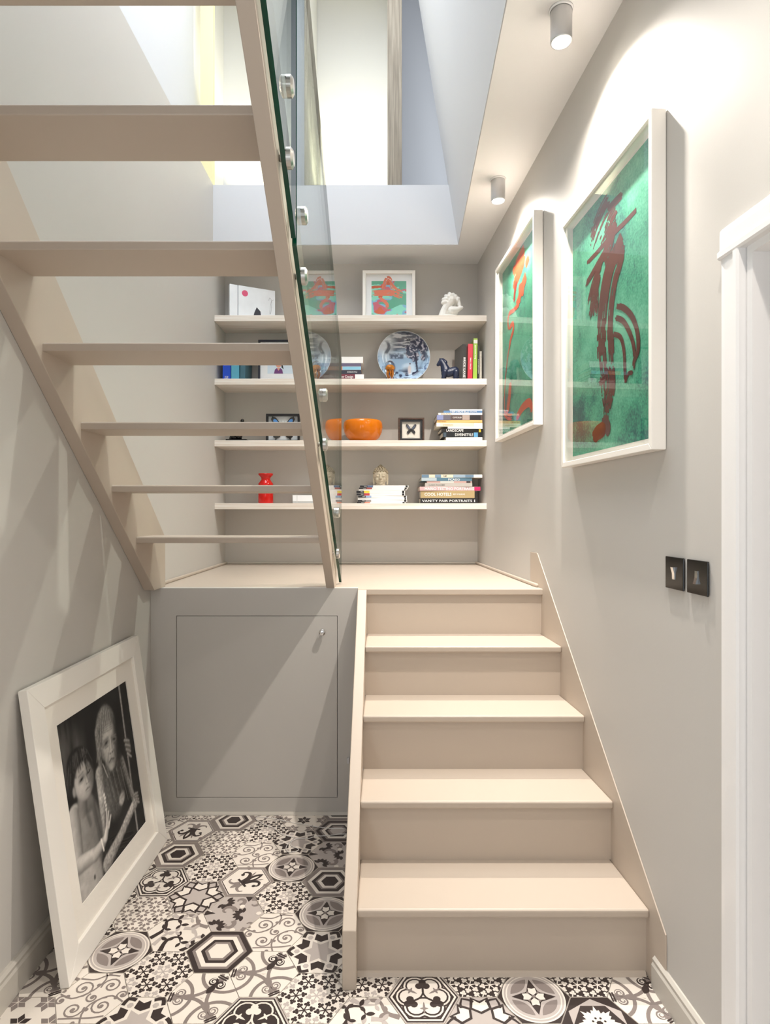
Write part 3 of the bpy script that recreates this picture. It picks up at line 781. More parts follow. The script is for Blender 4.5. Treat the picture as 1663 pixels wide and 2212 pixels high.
# ------------------------------------------------------------------ prints made of vertex colours
def grid_print(name, nx, ny, fn, col, parent, material):
    """fn(u,v) -> world point for u,v in 0..1; col = (ny+1, nx+1, 3) array of linear colours, row 0 at the bottom"""
    off = WORLDLOC[parent]
    vs = [tuple(Vector(fn(i / nx, j / ny)) - off) for j in range(ny + 1) for i in range(nx + 1)]
    fs = [(j * (nx + 1) + i, j * (nx + 1) + i + 1, (j + 1) * (nx + 1) + i + 1, (j + 1) * (nx + 1) + i) for j in range(ny) for i in range(nx)]
    me = bpy.data.meshes.new(name); me.from_pydata(vs, [], fs)
    a = me.color_attributes.new('print', 'FLOAT_COLOR', 'POINT')
    c = np.ones(((ny + 1) * (nx + 1), 4), dtype=np.float32); c[:, :3] = col.reshape(-1, 3)
    a.data.foreach_set('color', c.ravel())
    me.materials.append(material)
    o = bpy.data.objects.new(name, me); C.objects.link(o); o.parent = parent; WORLDLOC[o] = Vector(off)
    return o
def vnoise(U, V, sx, sy, seed):
    """smooth value noise on arrays"""
    r = np.random.RandomState(seed); g = r.rand(int(sy) + 3, int(sx) + 3)
    x = U * sx; y = V * sy; i = np.floor(x).astype(int); j = np.floor(y).astype(int); fx = x - i; fy = y - j
    i = np.clip(i, 0, int(sx) + 1); j = np.clip(j, 0, int(sy) + 1)
    fx = fx * fx * (3 - 2 * fx); fy = fy * fy * (3 - 2 * fy)
    return (g[j, i] * (1 - fx) + g[j, i + 1] * fx) * (1 - fy) + (g[j + 1, i] * (1 - fx) + g[j + 1, i + 1] * fx) * fy
def sst(a, b, x):
    t = np.clip((x - a) / (b - a + 1e-9), 0, 1); return t * t * (3 - 2 * t)

def bw_photo(nx, ny, asp):
    """grey tones of the portrait: an old person with long grey hair holding a staff, a bare-chested child in front"""
    U, V = np.meshgrid(np.linspace(0, 1, nx + 1), np.linspace(0, 1, ny + 1)); X = U * asp; Y = V
    I = 0.006 + 0.010 * vnoise(U, V, 6, 6, 1)
    streak = vnoise(U, V, 46, 5, 2) * vnoise(U, V, 5, 4, 3)
    I = I + 0.11 * streak * sst(.42, .0, U) * sst(.5, .85, V) * sst(1.05, .8, V)
    fine = vnoise(U, V, 90, 110, 4); mid = vnoise(U, V, 30, 36, 5)
    def over(mask, val): nonlocal I; I = I * (1 - mask) + val * mask
    def capsule(p, q, r0, r1, base, lx=-.5, soft=.006, tex=0.0, lo=.15):
        px_, py_ = p[0] * asp, p[1]; qx, qy = q[0] * asp, q[1]; dx, dy = qx - px_, qy - py_; L2 = dx * dx + dy * dy + 1e-9
        t = np.clip(((X - px_) * dx + (Y - py_) * dy) / L2, 0, 1); cx = px_ + t * dx; cy = py_ + t * dy; r = r0 + (r1 - r0) * t
        D = np.hypot(X - cx, Y - cy); L = math.sqrt(L2); nx_, ny_ = -dy / L, dx / L
        s = ((X - cx) * nx_ + (Y - cy) * ny_) / r
        if nx_ * lx + ny_ * .4 < 0: s = -s
        shade = np.clip(lo + (1 - lo) * (.62 + .38 * s) * np.sqrt(np.clip(1.08 - s * s * .9, 0, 1)), 0, 2)
        over(sst(r + soft, r - soft, D), base * shade * (1 - tex + 2 * tex * fine))
    def ell(c, rx, ry, rot, base, lx=-.4, ly=.4, soft=.10, tex=0.0, lo=.2, mul=1.0):
        cx, cy = c[0] * asp, c[1]; a = math.radians(rot); xx = (X - cx) * math.cos(a) + (Y - cy) * math.sin(a); yy = -(X - cx) * math.sin(a) + (Y - cy) * math.cos(a)
        e = np.sqrt((xx / rx) ** 2 + (yy / ry) ** 2); sh = np.clip(.70 + .45 * (lx * (X - cx) / rx + ly * (Y - cy) / ry), lo, 1.3) * np.sqrt(np.clip(1.15 - e * e * .75, .05, 1))
        over(sst(1 + soft, 1 - soft, e) * mul, base * sh * (1 - tex + 2 * tex * fine))
    # staff behind the hands
    capsule((.883, 1.02), (.851, -.02), .012, .012, .22, -.6, .004, .3)
    # old figure: torso, neck
    ell((.60, .42), .155, .20, -12, .085, -.3, .3, .12, .35)
    ell((.66, .56), .10, .13, 0, .075, .2, .3, .2, .4)
    for k in range(9):
        u = .52 + .03 * k
        capsule((u, .56 - .01 * k), (u + .045, .33 - .01 * k), .005, .004, .15 if k % 2 else .05, -.5, .006, .4)
    ell((.69, .305), .050, .036, 35, .26, -.5, -.2, .2, .35)
    ell((.45, .30), .055, .085, -10, .10, .3, .0, .3, .3)
    # far arm with the staff hand
    capsule((.765, .52), (.835, .30), .030, .026, .17, .3, .008, .4)
    capsule((.835, .30), (.87, .20), .027, .032, .20, .3, .008, .4)
    ell((.885, .57), .040, .060, 10, .13, .2, .2, .2, .35)
    for k in range(4): capsule((.845 + .006 * k, .625 - .032 * k), (.915, .60 - .036 * k), .011, .009, .24, -.3, .004, .25)
    # head: hair, face
    ell((.600, .760), .138, .172, -8, .16, -.6, .2, .08, .30)
    for k in range(22):
        u = .455 + .0125 * k; a_ = (k - 11) / 11
        capsule((.60 + a_ * .085, .920 - .045 * a_ * a_), (u - .035, .70 - .012 * max(0, 5 - k)), .0035, .0025, .34 if k % 3 == 0 else (.09 if k % 3 == 1 else .20), -.5, .006, .15)
    capsule((.475, .80), (.452, .58), .030, .020, .17, -.6, .014, .3)
    for k in range(5): capsule((.462 + .010 * k, .78), (.440 + .010 * k, .575), .003, .002, .32 if k % 2 else .10, -.5, .005, .1)
    ell((.628, .675), .096, .150, -6, .30, -.30, .20, .14, .10)
    ell((.745, .665), .055, .15, -4, .015, 0, 0, .6, .1, mul=.8)
    for k in range(4): capsule((.56, .770 + .013 * k), (.685, .760 + .014 * k), .002, .002, .17, 0, .004, .1)
    for ex in ((.578, .702), (.695, .688)):
        r_ = 10 if ex[0] < .6 else -14
        ell(ex, .036, .022, r_, .16, 0, 0, .6, .05); ell(ex, .024, .008, r_, .055, 0, 0, .5); ell((ex[0], ex[1] - .001), .008, .006, 0, .010, 0, 0, .4)
        capsule((ex[0] - .038, ex[1] + .026 - .006 * (ex[0] < .6)), (ex[0] + .038, ex[1] + .026 - .008 * (ex[0] > .6)), .004, .003, .20, 0, .008, .2)
        capsule((ex[0] - .028, ex[1] - .026), (ex[0] + .026, ex[1] - .028), .002, .002, .19, 0, .006, .1); capsule((ex[0] - .040, ex[1] - .004), (ex[0] - .056, ex[1] - .016), .002, .0015, .16, 0, .005)
    capsule((.640, .700), (.634, .640), .010, .019, .34, -.4, .016, .05); ell((.630, .632), .026, .014, 0, .33, -.3, .4, .4); ell((.612, .622), .008, .004, 0, .06, 0, 0, .5); ell((.648, .621), .008, .004, 0, .06, 0, 0, .5)
    capsule((.585, .632), (.562, .580), .003, .003, .15, 0, .010, .1); capsule((.672, .628), (.686, .580), .003, .003, .12, 0, .010, .1)
    capsule((.580, .578), (.616, .588), .004, .003, .06, 0, .005); capsule((.616, .588), (.658, .576), .003, .004, .06, 0, .005); capsule((.594, .570), (.640, .568), .004, .004, .24, 0, .008)
    ell((.612, .545), .042, .028, 0, .27, -.2, -.1, .5, .12)
    # near arm of the old figure, beads, forearm
    ell((.430, .555), .050, .055, 0, .24, -.5, .4, .2, .25)
    capsule((.430, .555), (.412, .37), .046, .040, .27, -.6, .008, .3); capsule((.412, .37), (.365, .18), .038, .032, .25, -.6, .008, .3)
    capsule((.875, .20), (.60, .105), .034, .036, .28, -.2, .008, .45); capsule((.60, .105), (.37, .045), .036, .050, .25, -.2, .008, .4)
    ell((.885, .205), .040, .050, -30, .26, -.3, .3, .2, .4)
    for k in range(4): capsule((.87 + .01 * k, .245 - .018 * k), (.935, .235 - .022 * k), .010, .008, .24, -.2, .004, .3)
    capsule((.49, .60), (.535, .50), .004, .004, .40, 0, .004)
    # child: torso, shoulder, arm
    ell((.21, .30), .150, .24, 6, .17, -.5, .3, .10, .06)
    ell((.135, .05), .155, .16, 0, .30, -.2, .2, .12, .05)
    capsule((.30, .46), (.335, .20), .014, .010, .07, -.5, .02, .05)
    capsule((.20, .47), (.24, .34), .010, .006, .08, 0, .02)
    ell((.235, .475), .075, .055, -30, .12, .2, .2, .25, .05)
    ell((.075, .465), .068, .062, 0, .34, -.4, .5, .15, .05)
    capsule((.070, .455), (.052, .205), .056, .048, .30, -.6, .008, .05)
    capsule((.052, .20), (.25, .165), .048, .040, .36, -.2, .008, .05); capsule((.25, .165), (.385, .185), .038, .026, .36, -.2, .008, .05)
    capsule((.335, .205), (.35, .135), .006, .006, .85, 0, .003)
    capsule((.395, .19), (.445, .245), .026, .022, .42, -.3, .006, .05)
    for k, (a, b) in enumerate((((.44, .245), (.478, .310)), ((.43, .25), (.455, .325)), ((.455, .225), (.50, .275)))): capsule(a, b, .009, .007, .42, -.3, .003)
    for k in range(5): ell((.452 + .006 * (k % 2), .335 + .022 * k), .012, .011, 0, .42, -.4, .4, .2)
    ell((.20, .055), .010, .014, 0, .05, 0, 0, .5)
    # child's head
    capsule((.185, .52), (.17, .46), .050, .052, .16, -.4, .012, .04)
    ell((.205, .695), .140, .110, -20, .018, -.6, .4, .08, .3)
    ell((.235, .600), .108, .108, -14, .34, -.25, .15, .10, .04)
    ell((.330, .60), .034, .09, -10, .05, 0, 0, .7, mul=.55)
    ell((.105, .585), .018, .030, 0, .20, 0, 0, .3)
    for ex in ((.205, .618), (.302, .628)):
        ell(ex, .034, .018, 14, .22, 0, 0, .6); ell(ex, .024, .0075, 12, .045, 0, 0, .45); ell((ex[0] + .002, ex[1]), .009, .0075, 0, .008, 0, 0, .35); ell((ex[0] - .002, ex[1] + .003), .002, .002, 0, .6, 0, 0, .4)
        capsule((ex[0] - .030, ex[1] + .026), (ex[0] + .032, ex[1] + .034), .003, .002, .16, 0, .007)
    capsule((.262, .615), (.272, .584), .006, .013, .37, -.4, .014); ell((.262, .572), .007, .003, 0, .10, 0, 0, .6); ell((.284, .573), .006, .003, 0, .10, 0, 0, .6)
    capsule((.238, .541), (.262, .546), .004, .004, .12, 0, .004); capsule((.262, .546), (.288, .542), .004, .003, .12, 0, .004); capsule((.246, .533), (.280, .533), .004, .004, .30, 0, .006)
    r = np.random.RandomState(9)
    for k in range(70):
        u0 = .08 + .25 * r.rand(); v0 = .755 + .045 * r.rand() - abs(u0 - .2) * .25
        u1 = u0 + (u0 - .20) * .35 + .02 * (r.rand() - .5); v1 = v0 - .06 - .07 * r.rand()
        capsule((u0, v0), (u1, v1), .0032, .0015, .15 * r.rand() ** 2 + .006, 0, .004)
    K = np.pad(I, 1, mode='edge'); I = (K[:-2, 1:-1] + K[2:, 1:-1] + K[1:-1, :-2] + K[1:-1, 2:] + 2 * I) / 6
    I = np.clip((I * (0.9 + .2 * mid)) ** 1.15 * 2.7, 0.003, .9)
    return np.stack([I * 1.06, I, I * .93], -1)

# ------------------------------------------------------------------ picture leaning in the corner
LF_W, LF_H, TILT = 0.809, 0.881, math.atan2(0.125, 0.872)
lp = thing('leaning_picture', 'large white framed black and white portrait leaning against the left wall', 'picture', (-0.925, 2.197, 0))
def lfp(u, v, o):            # u along the wall away from the viewer, v up the slope, o out of the face
    ca, sa = math.cos(TILT), math.sin(TILT)
    return (-0.925 - v * sa + o * ca - 0.0, 1.792 + u, v * ca + o * sa + 0.0045)
def mitred(parent, fn, W, H, rw, o0, o1, material, lip=0.0, bevel=0.0015):
    for nm, q in (('bottom_rail', [(0, 0), (W, 0), (W - rw, rw), (rw, rw)]), ('top_rail', [(0, H), (rw, H - rw), (W - rw, H - rw), (W, H)]),
                  ('left_rail', [(0, 0), (rw, rw), (rw, H - rw), (0, H)]), ('right_rail', [(W, 0), (W, H), (W - rw, H - rw), (W - rw, rw)])):
        MB().prism(q, fn, o0, o1).build(nm, material, parent, bevel=bevel)
mitred(lp, lfp, LF_W, LF_H, 0.0755, -0.028, 0.0, FRAMEW)
MB().prism([(0.002, 0.002), (LF_W - 0.002, 0.002), (LF_W - 0.002, LF_H - 0.002), (0.002, LF_H - 0.002)], lfp, -0.027, -0.022).build('backing_board', MATB, lp)
u0, v0, pw, ph = 0.0755 + 0.069, 0.0755 + 0.0785, LF_W - 2 * (0.0755 + 0.069), LF_H - 2 * (0.0755 + 0.0785) 
fr = MB(); e = 0.0715
for q in ([(e, e), (LF_W - e, e), (LF_W - e, v0), (e, v0)], [(e, v0 + ph), (LF_W - e, v0 + ph), (LF_W - e, LF_H - e), (e, LF_H - e)], [(e, v0), (u0, v0), (u0, v0 + ph), (e, v0 + ph)], [(u0 + pw, v0), (LF_W - e, v0), (LF_W - e, v0 + ph), (u0 + pw, v0 + ph)]):
    fr.prism(q, lfp, -0.016, -0.012)
fr.build('mount', MATB, lp, label='ivory mount')
PNX, PNY = 190, 220
photo = grid_print('photograph', PNX, PNY, lambda a, b: lfp(u0 - 0.004 + a * (pw + 0.008), v0 - 0.004 + b * (ph + 0.008), -0.0165), bw_photo(PNX, PNY, pw / ph), lp, PRINT)
photo['label'] = 'black and white photograph of an old person with a staff and a child'
MB().prism([(e, e), (LF_W - e, e), (LF_W - e, LF_H - e), (e, LF_H - e)], lfp, -0.0100, -0.0085).build('glazing', PANE_AR, lp)

# ------------------------------------------------------------------ two green paintings on the right wall
def canvas_mat(name, c0, c1, c2):
    m = bpy.data.materials.new(name); m.use_nodes = True; nt = m.node_tree; b = nt.nodes['Principled BSDF']
    tc = nt.nodes.new('ShaderNodeTexCoord')
    n1 = nt.nodes.new('ShaderNodeTexNoise'); n1.inputs['Scale'].default_value = 3.2; n1.inputs['Detail'].default_value = 8; n1.inputs['Roughness'].default_value = .65
    n2 = nt.nodes.new('ShaderNodeTexNoise'); n2.inputs['Scale'].default_value = 130; n2.inputs['Detail'].default_value = 4
    for n in (n1, n2): nt.links.new(tc.outputs['Object'], n.inputs['Vector'])
    ad = nt.nodes.new('ShaderNodeMath'); ad.operation = 'MULTIPLY_ADD'; ad.inputs[1].default_value = .35
    nt.links.new(n2.outputs['Fac'], ad.inputs[0]); nt.links.new(n1.outputs['Fac'], ad.inputs[2])
    cr = nt.nodes.new('ShaderNodeValToRGB'); e = cr.color_ramp.elements
    e[0].position = .53; e[0].color = (*lin(c0), 1); e[1].position = .80; e[1].color = (*lin(c2), 1)
    k = e.new(.66); k.color = (*lin(c1), 1)
    nt.links.new(ad.outputs[0], cr.inputs[0]); nt.links.new(cr.outputs[0], b.inputs['Base Color']); b.inputs['Roughness'].default_value = .6
    return m
CANV = canvas_mat('green_painted_paper', (112, 196, 160), (72, 168, 132), (30, 92, 92))
INK = mat('oxblood_ink', (92, 42, 30), .6, noise=.25, nscale=9); INK2 = mat('orange_ink', (214, 84, 44), .6, noise=.2, nscale=9)
def brush(mb, pts, w, fn, lay, ragged=.5, nb=7, n=18, taper=(.6, .3), m=0):
    """a dry-brush stroke: a bundle of bristle ribbons with uneven ends and a few gaps"""
    P = resample(pts, n); rs = random.Random(hash((round(pts[0][0] * 1e4), round(w * 1e4), len(pts))))
    for b in range(nb):
        if ragged > .55 and 0 < b < nb - 1 and rs.random() < .10: continue
        c = (b + .5) / nb * 2 - 1; bw = .42 + .45 * rs.random()
        i0 = int(rs.random() * ragged * n * .16 + abs(c) * taper[0] * n * .12); i1 = n - int(rs.random() * ragged * n * .30 + abs(c) * taper[1] * n * .2)
        L = []; R = []
        for i in range(i0, max(i0 + 3, i1)):
            i = min(i, n - 1); p = P[i]; t = P[min(i + 1, n - 1)] - P[max(i - 1, 0)]; t.normalize(); nr = Vector((-t.y, t.x, 0)); s = i / (n - 1)
            ww = w * (1 - .25 * taper[0] * (1 - s) ** 3 - .5 * taper[1] * s ** 3); hw = ww / nb * ((.78 if ragged < .6 else bw) + .10 * rs.random())
            q = p + nr * c * ww / 2
            L.append(q + nr * hw); R.append(q - nr * hw)
        for i in range(len(L) - 1):
            if ragged >= .6 and i > len(L) * .35 and rs.random() < .10: continue
            mb.add([fn(v.x, v.y, 0.00013 * lay + .000017 * b) for v in (L[i], R[i], R[i + 1], L[i + 1])], [(0, 1, 2, 3)], m)
def wall_picture(dfar, zb, W, H, label, strokes, inks):
    t = thing('framed_painting', label, 'painting', rwall(dfar - W / 2, zb, 0), 'green paintings on the right wall')
    k = 1 / math.hypot(1, .0727)
    def fn(u, v, o):           # u towards the viewer, v up, o out of the wall
        d = dfar - u * k; return (wr(d) - o * k, d - o * k * .0727, zb + v)
    mitred(t, fn, W, H, 0.019, 0.002, 0.045, FRAMEW)
    MB().prism([(.017, .017), (W - .017, .017), (W - .017, H - .017), (.017, H - .017)], fn, .004, .008).build('backing_board', MATB, t)
    e = .021; sp = MB()
    for q in ([(.019, .019), (W - .019, .019), (W - .019, e), (.019, e)], [(.019, H - e), (W - .019, H - e), (W - .019, H - .019), (.019, H - .019)], [(.019, e), (e, e), (e, H - e), (.019, H - e)], [(W - e, e), (W - .019, e), (W - .019, H - e), (W - e, H - e)]):
        sp.prism(q, fn, .008, .034)
    sp.build('spacer', MATB, t)
    b0 = .030
    MB().prism([(b0, b0 + .012), (W - b0, b0 + .012), (W - b0, H - b0), (b0, H - b0)], fn, .0082, .0090).build('painted_paper', CANV, t)
    sm = MB()
    for lay, (pts, w, rg, nb, ink) in enumerate(strokes): brush(sm, pts, w * 1.05, lambda u, v, o: fn(u, v, .0092 + o), 1 + lay * .7, rg, int(nb * 1.5), 24, m=ink)
    sm.build('brush_strokes', inks, t, recalc=False, label='loose calligraphic figure in brush strokes')
    MB().prism([(.0195, .0195), (W - .0195, .0195), (W - .0195, H - .0195), (.0195, H - .0195)], fn, .0345, .0362).build('glazing', PANE, t)
big = [([(.37,.89),(.308,.874),(.249,.841),(.203,.795)],.080,.9,9,0),([(.46,.86),(.403,.862),(.343,.863)],.026,.5,4,0),([(.42,.83),(.377,.817),(.349,.794),(.29,.765)],.060,.8,7,0),
 ([(.563,.763),(.478,.76),(.377,.761),(.264,.754),(.16,.751)],.016,.3,3,0),([(.40,.80),(.36,.74),(.31,.70)],.06,.6,6,0),
 ([(.441,.715),(.416,.672),(.37,.621),(.336,.533),(.325,.446),(.326,.374),(.343,.299)],.125,.7,13,0),([(.46,.72),(.43,.70),(.40,.65)],.05,.4,5,0),
 ([(.322,.729),(.234,.698),(.158,.673)],.022,.4,3,0),([(.308,.717),(.234,.648),(.187,.585)],.040,.9,5,0),([(.279,.674),(.234,.598),(.206,.533)],.046,.9,6,0),([(.249,.679),(.256,.59),(.249,.524)],.04,.9,5,0),
 ([(.36,.46),(.375,.40),(.38,.33)],.04,.8,4,0),([(.349,.321),(.329,.296),(.276,.277)],.034,.6,5,0),([(.37,.32),(.374,.245),(.349,.202),(.333,.150)],.066,.8,8,0),([(.31,.30),(.315,.25),(.33,.19)],.03,.8,4,0),
 ([(.333,.160),(.322,.117),(.264,.104),(.231,.085)],.052,.3,6,0),([(.322,.141),(.352,.113),(.335,.094)],.040,.3,5,0),
 ([(.409,.514),(.472,.484),(.531,.435),(.563,.377),(.567,.322),(.543,.297),(.539,.268)],.020,.3,4,0),([(.409,.473),(.466,.444),(.508,.398),(.537,.347),(.546,.296)],.017,.3,3,0),
 ([(.39,.424),(.448,.396),(.472,.348),(.478,.29),(.481,.24)],.016,.3,3,0),([(.481,.24),(.502,.263),(.535,.26)],.012,.3,2,0)]
wall_picture(2.455, 1.578, .715, .972, 'large framed green painting with a dark red brushed figure, beside the switches', big, [INK])
sml = [([(.447,.922),(.373,.905),(.23,.875)],.060,.6,6,0),([(.432,.895),(.394,.853),(.23,.82)],.066,.6,7,0),([(.517,.849),(.46,.825)],.040,.4,4,0),([(.40,.844),(.246,.795)],.050,.5,5,0),
 ([(.475,.773),(.417,.739),(.403,.688)],.055,.6,6,0),([(.311,.805),(.275,.76),(.263,.714)],.030,.5,4,1),([(.373,.773),(.364,.706),(.295,.672)],.050,.7,5,0),
 ([(.342,.674),(.263,.673),(.169,.681),(.145,.641),(.162,.598)],.020,.3,3,0),([(.162,.598),(.237,.608),(.25,.572),(.197,.532),(.160,.48)],.026,.4,4,0),([(.175,.50),(.145,.462),(.103,.367),(.075,.259),(.077,.161)],.014,.3,3,0),
 ([(.197,.309),(.17,.223),(.127,.134)],.050,.8,6,0),([(.295,.083),(.403,.124),(.517,.135),(.558,.108),(.545,.083)],.040,.5,5,0),([(.055,.165),(.14,.125),(.23,.109)],.034,.6,4,0)]
wall_picture(3.505, 1.80, .705, .985, 'smaller looking framed green painting with an orange brushed flower, nearest the shelves', sml, [INK2, mat('deep_red_ink', (150, 34, 22), .6)])

# ------------------------------------------------------------------ white cable lying on the tiles
def fl(zx, zy):
    x, y = 540 + .1563 * zx, 1560 + .1563 * zy; d = EYE * F / (y - CY); return ((x - CX) * d / F, d)
path = [(1330, 1488), (1000, 1465), (640, 1405), (330, 1345), (140, 1318), (80, 1345), (180, 1415), (330, 1475), (440, 1560), (560, 1590), (600, 1610), (520, 1700), (495, 1760), (530, 1805), (610, 1800), (670, 1768), (560, 1700), (640, 1622), (800, 1618), (900, 1590), (1100, 1572), (1330, 1552)]
pp = resample([(*fl(*q), 0) for q in path], 110)
tag(MB().tube([(min(p.x, -0.13), p.y, .0026 + .0016 * (math.sin(i * .9) > .7)) for i, p in enumerate(pp)], .0016, 6).build('cable', mat('white_pvc', (222, 218, 214), .4)), 'thin white cable looped on the tiles before the cupboard door', 'cable')

# ------------------------------------------------------------------ books
INKW = mat('white_ink', (242, 240, 236), .5); INKB = mat('black_ink', (24, 22, 22), .5)
PAGES = mat('book_pages', (226, 219, 205), .8, noise=.08, nscale=60)
def cmat(rgb, rough=.4): return mat('book_cover_%d_%d_%d' % rgb, rgb, rough)
def flat_book(x0, x1, y0, y1, rgb, label, group, z0=None, df=3.935, depth=.19, bands=(), texts=(), rz=0.0, name='book', cat='book', pages_front=False):
    """a book lying flat, spine to the room; x and y limits are those of its spine, z0 its underside"""
    X0, X1 = px(x0, df), px(x1, df); h = (y1 - y0) * df / F; X1 = min(X1, wr(df + depth) - .004)
    t = thing(name, label, cat, ((X0 + X1) / 2, df + depth / 2, z0), group)
    R = Matrix.Translation(((X0 + X1) / 2, df + depth / 2, 0)) @ Matrix.Rotation(rz, 4, 'Z') @ Matrix.Translation((-(X0 + X1) / 2, -df - depth / 2, 0))
    z1 = z0 + h; bt = min(.0022, h * .18)
    c = MB().box(X0, X1, df, df + .003, z0, z1).box(X0, X1, df + .003, df + depth, z0, z0 + bt).box(X0, X1, df + .003, df + depth, z1 - bt, z1).xform(R)
    c.build('cover', cmat(rgb), t)
    MB().box(X0 + .002, X1 - .002, df + .0031, df + depth - .003, z0 + bt, z1 - bt).xform(R).build('pages', PAGES, t)
    for a, b, col in bands:
        MB().box(X0 + (X1 - X0) * a, X0 + (X1 - X0) * b, df - .0006, df, z0 + h * .04, z1 - h * .04).xform(R).build('spine_band', cmat(col), t)
    for s, a, b, lo, hi, ink in texts:
        text(s, t, lambda u, v, a=a, lo=lo: R @ Vector((X0 + (X1 - X0) * a + u, df - .0011, z0 + h * lo + v)), (X1 - X0) * (b - a), h * (hi - lo), ink, bold=.01)
    return z1
def book_pile(z, rows, group):
    for r in rows:
        z = flat_book(*r[:5], r[5], group, z0=z + .0003, **(r[6] if len(r) > 6 else {}))
    return z
def up_book(x0, x1, ytop, rgb, label, group, zb, df=3.93, depth=.19, lean=0.0, rz=0.0, texts=(), bands=(), z_scale=None):
    X0, X1 = px(x0, df), px(x1, df); H = pz(ytop, df) - zb; bt = min(.003, (X1 - X0) * .16)
    t = thing('book', label, 'book', ((X0 + X1) / 2, df + depth / 2, zb), group)
    piv = (X1, df, zb) if lean > 0 else (X0, df, zb)
    R = Matrix.Translation(piv) @ Matrix.Rotation(rz, 4, 'Z') @ Matrix.Rotation(lean, 4, 'Y') @ Matrix.Translation([-q for q in piv])
    z0 = zb + .0004; z1 = z0 + H
    MB().box(X0, X1, df, df + .003, z0, z1).box(X0, X0 + bt, df + .003, df + depth, z0, z1).box(X1 - bt, X1, df + .003, df + depth, z0, z1).xform(R).build('cover', cmat(rgb), t)
    MB().box(X0 + bt, X1 - bt, df + .0031, df + depth - .003, z0 + .002, z1 - .003).xform(R).build('pages', PAGES, t)
    for a, b, col in bands: MB().box(X0 + .0002, X1 - .0002, df - .0006, df, z0 + H * a, z0 + H * b).xform(R).build('spine_band', cmat(col), t)
    for s, a, b, ca, cb, ink in texts:          # lettering reading downwards
        text(s, t, lambda u, v, b=b, ca=ca: R @ Vector((X0 + (X1 - X0) * ca + v, df - .0011, z0 + H * b - u)), H * (b - a), (X1 - X0) * (cb - ca), ink, bold=.01)
    return t
S1, S2, S3, S4 = SZ
# second shelf: pile of four under a thick white one
book_pile(S2, [
 (690, 786, 804, 817, (122, 58, 70), 'maroon book with a white end band, bottom of the pile beside the plate', dict(bands=[(.80, 1.0, (240, 238, 235))], texts=[('BRITISH Interior Design', .10, .76, .22, .80, INKW)])),
 (690, 780, 795.5, 804, (62, 62, 74), 'charcoal book lying on the maroon one', dict(rz=.01, texts=[('INTERIOR STYLE', .66, .90, .35, .70, INKW)])),
 (691, 780, 787.5, 795.5, (226, 152, 112), 'orange and sky blue book in the pile beside the plate', dict(rz=-.01, bands=[(.55, 1.0, (146, 200, 222)), (0, .2, (146, 200, 222))], texts=[('LIVING', .30, .48, .3, .7, INKW)])),
 (692, 779, 780.5, 787.5, (112, 104, 128), 'dusty purple book near the top of the pile', dict(rz=.012)),
 (686, 784, 767, 780.5, (244, 243, 240), 'thick white book on top of the pile beside the plate', dict(texts=[('modern interior design', .1, .4, .42, .62, INKB)]))], 'books piled beside the plate')
g = 'upright books on the second shelf'
up_book(481, 498, 752, (28, 74, 190), 'bright blue upright book at the left end of the second shelf', g, S2, texts=[('STYLE', .04, .12, .25, .7, INKW)])
up_book(499.5, 516.5, 757, (88, 162, 186), 'turquoise upright book between two blue ones', g, S2, texts=[('The Ultimate', .72, .80, .1, .2, INKB)])
t_ = up_book(518, 529, 760, (66, 104, 118), 'dark teal upright book, last of the three at the left', g, S2, lean=.03)
up_book(998, 1006.5, 743.5, (96, 94, 92), 'grey photographic upright book next to the dark horse', g, S2, df=3.92, lean=.02, rz=.22, depth=.16, bands=[(.55, .99, (60, 58, 56))], texts=[('BRICK LANE', .06, .62, .2, .75, INKW)])
up_book(1009.5, 1020, 743, (204, 34, 58), 'red upright book on the second shelf', g, S2, df=3.94, lean=.018, texts=[('SMALL SPACES', .30, .62, .45, .7, INKW)])
up_book(1021.5, 1030, 731, (150, 184, 62), 'lime green upright book, tallest on the second shelf', g, S2, df=3.93, lean=.016, bands=[(.88, .96, (210, 210, 206))], texts=[('apartment living', .50, .84, .25, .75, INKW)])
up_book(1031.2, 1035, 747, (34, 32, 32), 'thin black upright book beside the ring bound one', g, S2, df=3.94, lean=.01, texts=[('LONDON', .2, .6, .3, .6, INKW)])
nb = thing('notebook', 'ring bound notebook at the right end of the second shelf', 'notebook', (px(1038, 3.95), 3.95, S2), None)
X0, X1 = px(1036.2, 3.95), px(1040.5, 3.95); Hn = pz(758, 3.95) - S2
MB().box(X0, X1, 3.96, 4.11, S2 + .0004, S2 + Hn).build('pages', PAGES, nb)
for xx in (X0 - .0012, X1): MB().box(xx, xx + .0012, 3.957, 4.112, S2 + .0004, S2 + Hn + .002).build('cover', cmat((120, 116, 110)), nb)
for k in range(22):
    zz = S2 + .008 + k * (Hn - .014) / 21
    o = MB().tube([((X0 + X1) / 2 + .0085 * math.cos(a), 3.957 + .0075 * math.sin(a), zz) for a in [i * PI / 5 for i in range(11)]], .0011, 5).build('ring', mat('white_wire', (220, 216, 206), .4), nb)

